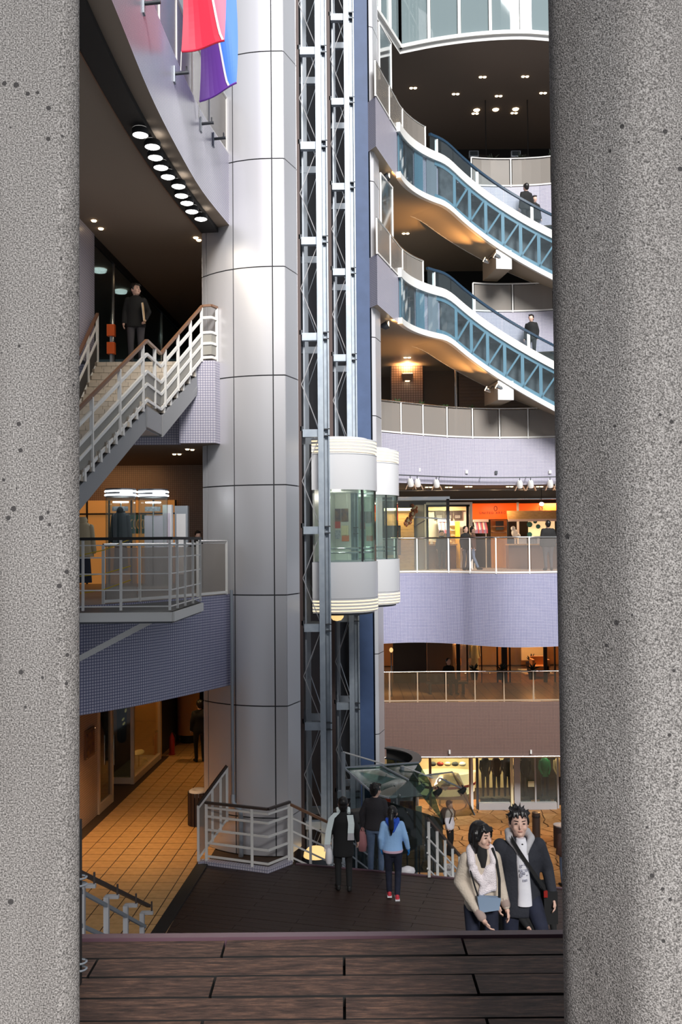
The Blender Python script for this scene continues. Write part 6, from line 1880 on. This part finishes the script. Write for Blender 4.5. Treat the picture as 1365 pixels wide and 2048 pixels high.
# ---- couple climbing the timber stair
Ym = 9.35; zm = stair_z(Ym)
man = person('man in a dark open jacket and white T-shirt holding hands on the timber stair', (fx(1040, 1750, Ym), Ym, zm), 1.79, face=3, up='navy_jacket', low='denim_dark', hair='spiky', hem=.72, bulk=1.12, voxel=.013, yaw=-6, tilt=-4, sleeve=1.1,
             pose=dict(shL=(.185, 0, 1.36), shR=(-.185, 0, 1.36), elL=(.275, .03, 1.13), wrL=(.30, -.06, .89), elR=(-.262, .02, 1.12), wrR=(-.245, -.10, .88), hipL=(.10, 0, .90), knL=(.15, -.20, .66), anL=(.14, -.12, .30), toL=(.16, -.28, .25), knR=(-.10, -.02, .49)))
kid('shirt', MB().loft([(.015, -.125, .845, .070, .045), (.015, -.128, .95, .064, .03), (.01, -.118, 1.1, .058, .035), (0, -.116, 1.25, .060, .045), (0, -.098, 1.38, .055, .040), (0, -.070, 1.45, .045, .035)], 16), 'tee_white', man)
b = MB()
rr = random.Random(12)
for k in range(26): b.box((.012 + rr.uniform(-.04, .04), -.158 - .0 * k, rr.uniform(1.08, 1.24)), (rr.uniform(.01, .03), .006, rr.uniform(.006, .02)))
tag(kid('shirt_print', b, 'print_grey', part(man, 'shirt')), kind='stuff')
b = MB()
for s in (-1, 1):
    b.cap((s * .055, -.105, 1.37), (s * .105, -.04, 1.44), .028, .040, 8); b.cap((s * .105, -.04, 1.44), (s * .085, .055, 1.47), .040, .040, 8); b.cap((s * .03, -.13, 1.30), (s * .055, -.105, 1.37), .015, .028, 8)
b.cap((-.085, .055, 1.47), (.085, .055, 1.47), .045, .045, 8)
child('hood', remesh(b, .012, 3), 'hood_grey', part(man, 'jacket'))
kid('button', MB().ell((.0, -.122, 1.405), (.011, .006, .011), 8), 'black', man)
t = thing('shoulder_bag', 'black messenger bag slung across the man in the dark open jacket', 'bag', man.location)
t.rotation_euler = man.rotation_euler
kid('strap', MB().sweep([V3(p) for p in ((-.10, -.11, 1.46), (-.03, -.165, 1.34), (.05, -.178, 1.22), (.13, -.165, 1.10), (.20, -.12, 1.0), (.235, -.05, .93))], [(-.004, -.03), (-.004, .03), (.004, .03), (.004, -.03)]), 'cloth_black', t)
kid('pouch', MB().box((.27, .06, .80), (.13, .32, .30)), 'cloth_black', t)
kid('tag', MB().box((.215, -.115, .94), (.035, .02, .06)), 'extinguisher_red', t)
t.scale = man.scale
Yw = 9.2; zw = stair_z(Yw)
wom = person('woman in a beige shearling jacket looking up at the man on the timber stair', (fx(962, 1750, Yw), Yw, zw + .02), 1.69, face=4, up='beige_coat', low='denim_dark', hair='bob', hem=.86, bulk=.90, voxel=.013, yaw=38, tilt=4, sleeve=1.02,
             pose=dict(shL=(.14, 0, 1.35), shR=(-.14, 0, 1.35), elR=(-.215, .01, 1.12), wrR=(-.03, -.235, .84), elL=(.20, .04, 1.10), wrL=(.245, -.04, .87), knL=(.09, -.06, .50), knR=(-.10, -.10, .55), anR=(-.09, .0, .2), toR=(-.1, -.15, .14)))
b = MB()
b.cap((.0, -.150, 1.12), (-.095, -.112, 1.27), .02, .050, 8); b.cap((-.03, -.140, 1.06), (.055, -.118, 1.27), .03, .055, 8); b.cap((.10, -.130, 1.10), (.075, -.115, 1.27), .035, .055, 8); b.cap((-.02, -.142, 1.06), (.09, -.135, 1.11), .025, .035, 8)
for s in (-1, 1): b.cap((s * .11, -.105, 1.35), (s * .10, .0, 1.44), .042, .045, 8); b.cap((s * .10, 0, 1.44), (s * .05, .07, 1.47), .042, .038, 8); b.cap((s * .08, -.125, 1.30), (s * .13, -.10, 1.33), .03, .022, 8)
b.cap((-.06, .07, 1.47), (.06, .07, 1.47), .04, .04, 8)
child('collar', remesh(b, .012, 3), 'shearling', part(wom, 'jacket'))
kid('neck_top', MB().loft([(0, -.10, 1.30, .03, .04), (0, -.07, 1.40, .055, .06), (0, -.02, 1.47, .060, .062), (0, -.01, 1.50, .056, .058)], 14), 'cloth_black', wom)
for s in 'RL':
    w_, e_ = (V3((-.03, -.235, .84)), V3((-.215, .01, 1.12))) if s == 'R' else (V3((.245, -.04, .87)), V3((.20, .04, 1.10)))
    d = (w_ - e_).normalized(); kid('cuff', MB().cap(w_ - d * .09, w_ - d * .03, .046, .046, 10), 'cuff_mauve', part(wom, 'jacket'))
t = thing('shoulder_bag', 'small blue-grey shoulder bag worn by the woman in the shearling jacket', 'bag', wom.location)
t.rotation_euler = wom.rotation_euler; t.scale = wom.scale
me = MB().hexa([V3(p) for p in ((-.06, -.22, .90), (.13, -.22, .92), (.13, -.15, .92), (-.06, -.15, .90), (-.08, -.215, 1.05), (.15, -.215, 1.03), (.15, -.155, 1.03), (-.08, -.155, 1.05))])
kid('pouch', me, 'bag_blue', t, smooth=None)
kid('strap', MB().tube([(.14, -.19, 1.03), (.145, -.175, 1.2), (.13, -.13, 1.36), (.11, -.05, 1.46)], .014, 6), 'cloth_black', t)
kid('strap', MB().tube([(-.07, -.19, 1.05), (-.10, -.17, 1.15), (-.13, -.14, 1.28)], .008, 6), 'cloth_black', t)
# people behind the couple, lower on the stair
Y3 = 10.6
person('person in a black coat and pale blue jeans behind the couple', (fx(986, 1800, Y3), Y3, stair_z(Y3)), 1.55, face=0, up='cloth_black', low='denim_light', hair='long', hem=.66, voxel=.018)
Y3 = 10.9
person('person in a long black coat and khaki trousers behind the man', (fx(1062, 1800, Y3), Y3, stair_z(Y3)), 1.58, face=0, up='cloth_black', low='khaki', hair='short', hem=.55, voxel=.018, bulk=1.1, pose=dict(elL=(.25, 0, 1.1), wrL=(.27, -.08, .84), wrR=(-.08, -.2, .95), elR=(-.23, 0, 1.12)))

# ---- three people walking away over the lower deck
q = PZ(688, 1779, ZD)
pw_ = person('person in black with a long pale scarf walking away over the lower deck', (q.x, q.y, ZD), 1.62, face=183, up='cloth_black', low='cloth_black', hair='bun', hem=.62, voxel=.015, bulk=1.05, pose=dict(elL=(.25, .02, 1.12), wrL=(.25, -.1, .90), elR=(-.25, .02, 1.12), wrR=(-.27, -.06, .86), anR=(-.1, .1, .085), toR=(-.12, -.06, .03)))
b = MB()
# seen from behind: the person's left is +x in the local frame
def scarf(side, pts, wd):
    b_ = MB(); b_.sweep([V3(p) for p in pts], [(-wd / 2, 0), (-wd / 2, .012), (wd / 2, .012), (wd / 2, 0)]); return b_
def band(pts, wd, m_, nm, par, th=.014):
    b_ = MB()
    pts = [V3(p) for p in pts]
    for a, c in zip(pts, pts[1:]):
        b_.hexa([a + V3((-wd / 2, 0, 0)), a + V3((wd / 2, 0, 0)), a + V3((wd / 2, th, 0)), a + V3((-wd / 2, th, 0)), c + V3((-wd / 2, 0, 0)), c + V3((wd / 2, 0, 0)), c + V3((wd / 2, th, 0)), c + V3((-wd / 2, th, 0))])
    return kid(nm, b_, m_, par)
sc = thing('scarf', 'long pale mint scarf hanging over the shoulders of the person in black', 'scarf', pw_.location)
sc.rotation_euler = pw_.rotation_euler; sc.scale = pw_.scale
kid('neck_wrap', MB().tube([(.09, .07, 1.45), (.10, 0, 1.48), (.05, -.09, 1.46), (-.05, -.09, 1.46), (-.10, 0, 1.48), (-.10, .08, 1.42)], .035, 8), 'scarf_mint', sc)
band([(-.12, .135, 1.40), (-.14, .155, 1.25), (-.13, .16, 1.08)], .115, 'scarf_mint', 'short_end', sc)
band([(.12, .10, 1.44), (.22, .10, 1.34), (.275, .09, 1.1), (.30, .08, .86)], .11, 'scarf_mint', 'long_end', sc)
for x0, z0, yy in ((-.13, 1.08, .165), (.30, .86, .085)):
    b_ = MB()
    for k in range(9): b_.tube([(x0 - .05 + .0125 * k, yy, z0), (x0 - .056 + .014 * k, yy, z0 - .13)], .005, 4)
    kid('fringe', b_, 'bag_white', sc)
def carrier(label, root_, p, w_, h_, m_):
    t = thing('carrier_bag', label, 'bag', root_.location); t.rotation_euler = root_.rotation_euler; t.scale = root_.scale
    p = V3(p)
    kid('sack', MB().loft([(p.x, p.y, p.z - h_, w_ * .4, .05), (p.x, p.y, p.z - h_ * .7, w_ * .55, .075), (p.x, p.y, p.z - h_ * .3, w_ * .45, .06), (p.x, p.y, p.z - .05, w_ * .25, .03)], 12), m_, t)
    kid('handle', MB().tube([p + V3((-.04, 0, -.06)), p + V3((-.01, 0, .02)), p + V3((.01, 0, .02)), p + V3((.04, 0, -.06))], .008, 5), m_, t)
    return t
carrier('white carrier bag hanging below the long end of the pale scarf', pw_, (.27, .06, .84), .13, .33, 'bag_white')
q = PZ(787, 1795, ZD)
gl = person('girl in a light blue hooded sweater with a ponytail walking away over the lower deck', (q.x, q.y, ZD), 1.56, face=180, up='hoodie_blue', low='denim_dark', shoe='shoe_red', hair='pony', hem=.86, voxel=.015, yaw=-12, glove='glove_blue', sleeve=1.05, bulk=1.02, pose=dict(elR=(-.24, .04, 1.12), wrR=(-.29, -.02, .90), elL=(.22, .03, 1.12), wrL=(.21, -.04, .90), anL=(.07, .0, .10), toL=(.08, -.15, .05), knL=(.08, -.04, .5), anR=(-.07, .12, .085), toR=(-.08, -.03, .03)))
b = MB(); b.cap((-.09, .06, 1.44), (.09, .06, 1.44), .045, .045, 8); b.cap((-.085, .07, 1.43), (0, .15, 1.28), .045, .035, 8); b.cap((.085, .07, 1.43), (0, .15, 1.28), .045, .035, 8); b.cap((.1, 0, 1.45), (.09, .06, 1.44), .04, .045, 8); b.cap((-.1, 0, 1.45), (-.09, .06, 1.44), .04, .045, 8)
child('hood', remesh(b, .013, 3), 'hood_royal', part(gl, 'jacket'))
kid('hem_band', MB().loft([(0, 0, .855, .188, .143), (0, 0, .875, .196, .147), (0, 0, .90, .194, .146)], 20), 'pink_trim', part(gl, 'jacket'))
for x, y in ((-.07, .12), (.07, .0)): kid('shoe_sole', MB().box((x, y - .04 + (.0), .02 if x < 0 else .04), (.085, .25, .024)), 'bag_white', gl)
Y4 = 18.05
z4 = slope(.55, .3).z
m3 = person('man in a dark jacket and blue jeans going down the lower stair', (fx(752, 1650, Y4), Y4, z4 + .02), 1.74, face=168, up='cloth_char', low='denim_mid', hair='short', hem=.84, bulk=1.12, voxel=.016, yaw=-30, pose=dict(elL=(.27, .0, 1.12), wrL=(.26, -.04, .86)))
carrier('dusty pink cloth bag held by the man in the dark jacket', m3, (.26, .0, .84), .17, .42, 'bag_pink')
q = DA.lerp(DB, .45) + V3((.1, .02, 0))
tag(MB().loft([(fx(818, 1750, 17.0), 17.35, ZD - .06, .12, .08), (fx(818, 1750, 17.0), 17.35, ZD + .0, .15, .09), (fx(819, 1750, 17.0), 17.35, ZD + .06, .12, .07), (fx(819, 1750, 17.0), 17.35, ZD + .09, .04, .03)], 14).build('plastic_bag', 'bag_white', smooth=50), 'crumpled white plastic bag lying at the deck edge', 'bag')

# ---- man on the upper gallery
m1 = person('man in black with a tan folder standing at the stair head of the upper gallery', (fx(272, 640, 18.85), 18.85, 4.75), 1.70, face=8, up='cloth_black', low='trouser_grey', hair='short', hem=.78, bulk=1.05, voxel=.015, yaw=42, tilt=-3, skin='skin', pose=dict(elL=(.26, .02, 1.12), wrL=(.20, -.14, .92), wrR=(-.24, -.06, .86)))
f_ = thing('folder', 'tan folder held by the man at the stair head', 'folder', m1.location); f_.rotation_euler = m1.rotation_euler
kid('cover', MB().beam((.19, -.19, .86), (.15, -.16, 1.24), .03, .20, side=(1, 0, 0)), 'folder_tan', f_, smooth=None)
kid('pages', MB().beam((.172, -.19, .87), (.133, -.16, 1.235), .012, .19, side=(1, 0, 0)), 'shop_white', f_, smooth=None)

# ---- small figures farther off
def far(label, u, Y, z, h, face, up, low, hair='short', **k):
    return person(label, (fx(u, 1080, Y), Y, z), h, face, up, low, 'cloth_black', hair, voxel=.028, **k)
far('dark figure standing in the dim tiled walkway beside the silver column', 398, 26.0, ZD, 1.72, 200, 'cloth_black', 'cloth_black')
far('person with dark hair at the back of the gallery beside the silver column', 396, 20.4, .1, 1.28, 30, 'cloth_black', 'cloth_black')
def on_esc(u, zt, dr=.6):
    best = None
    for k in range(400):
        th = 120 - k * .2
        r_ = RI + dr
        q = V3((WC.x + r_ * math.cos(R(th)), WC.y + r_ * math.sin(R(th)), zt - (126 - th) * math.pi / 180 * RI * .577 - .08))
        e = abs(u_of(q) - u)
        if best is None or e < best[0]: best = (e, q)
    return best[1]
for (u, zt, h, l, fc) in ((1054, 13.4, 1.75, 'taller dark figure riding the upper spiral escalator', 200), (1071, 13.4, 1.66, 'shorter dark-haired figure riding the upper spiral escalator', 20), (1064, 9.0, 1.70, 'lone person in black riding the lower spiral escalator', 330)):
    q = on_esc(u, zt, .95 if 'shorter' in l else .5)
    person(l, (q.x, q.y, q.z), h, fc, 'cloth_black', 'cloth_black', 'cloth_black', 'short', voxel=.028)
far('woman in a dark coat walking along the wavy gallery beside a friend in jeans', 932, 33.9, 0, 1.62, 30, 'cloth_black', 'trouser_grey', 'bun')
far('person in a red scarf and jeans walking along the wavy gallery', 946, 34.4, 0, 1.62, 80, 'brown_top', 'denim_mid', 'bun', pose=dict(anL=(.1, .25, .09), knL=(.1, .05, .5), toL=(.12, .1, .03), anR=(-.1, -.2, .09), toR=(-.12, -.35, .03)))
far('man in a black padded jacket standing before the wooden stall', 1097, 32.9, 0, 1.78, 185, 'cloth_black', 'trouser_grey', bulk=1.35, sleeve=1.35)
far('shop assistant with dark hair before the serving counter', 884, 35.4, 0, 1.5, 10, 'cloth_black', 'cloth_black')
far('dark figure seated on the bench of the lower gallery', 897, 33.7, -4.45, 1.66, 20, 'cloth_black', 'cloth_black', 'bun', sit=True)
far('person in black and white with a backpack standing on the stone paving', 893, 28.9, ZG, 1.66, 60, 'tee_white', 'cloth_black')
q = V3((fx(893, 1080, 28.9), 28.9, ZG))
t = thing('backpack', 'black backpack on the person in black and white', 'bag', q); t.rotation_euler = (0, 0, R(60))
kid('sack', MB().loft([(0, .2, .92, .13, .08), (0, .21, 1.05, .15, .1), (0, .2, 1.3, .14, .09), (0, .17, 1.42, .08, .05)], 12), 'cloth_black', t)
for s in (-1, 1): kid('strap', MB().tube([(s * .1, .14, 1.38), (s * .11, -.02, 1.45), (s * .12, -.14, 1.3), (s * .15, -.05, 1.0)], .02, 6), 'cloth_black', t)
far('man in a brown jacket and jeans standing on the paving beside the concrete pillar', 1122, 26.2, ZG, 1.78, 195, 'brown_top', 'denim_mid')

bpy.data.scenes.remove(TS)
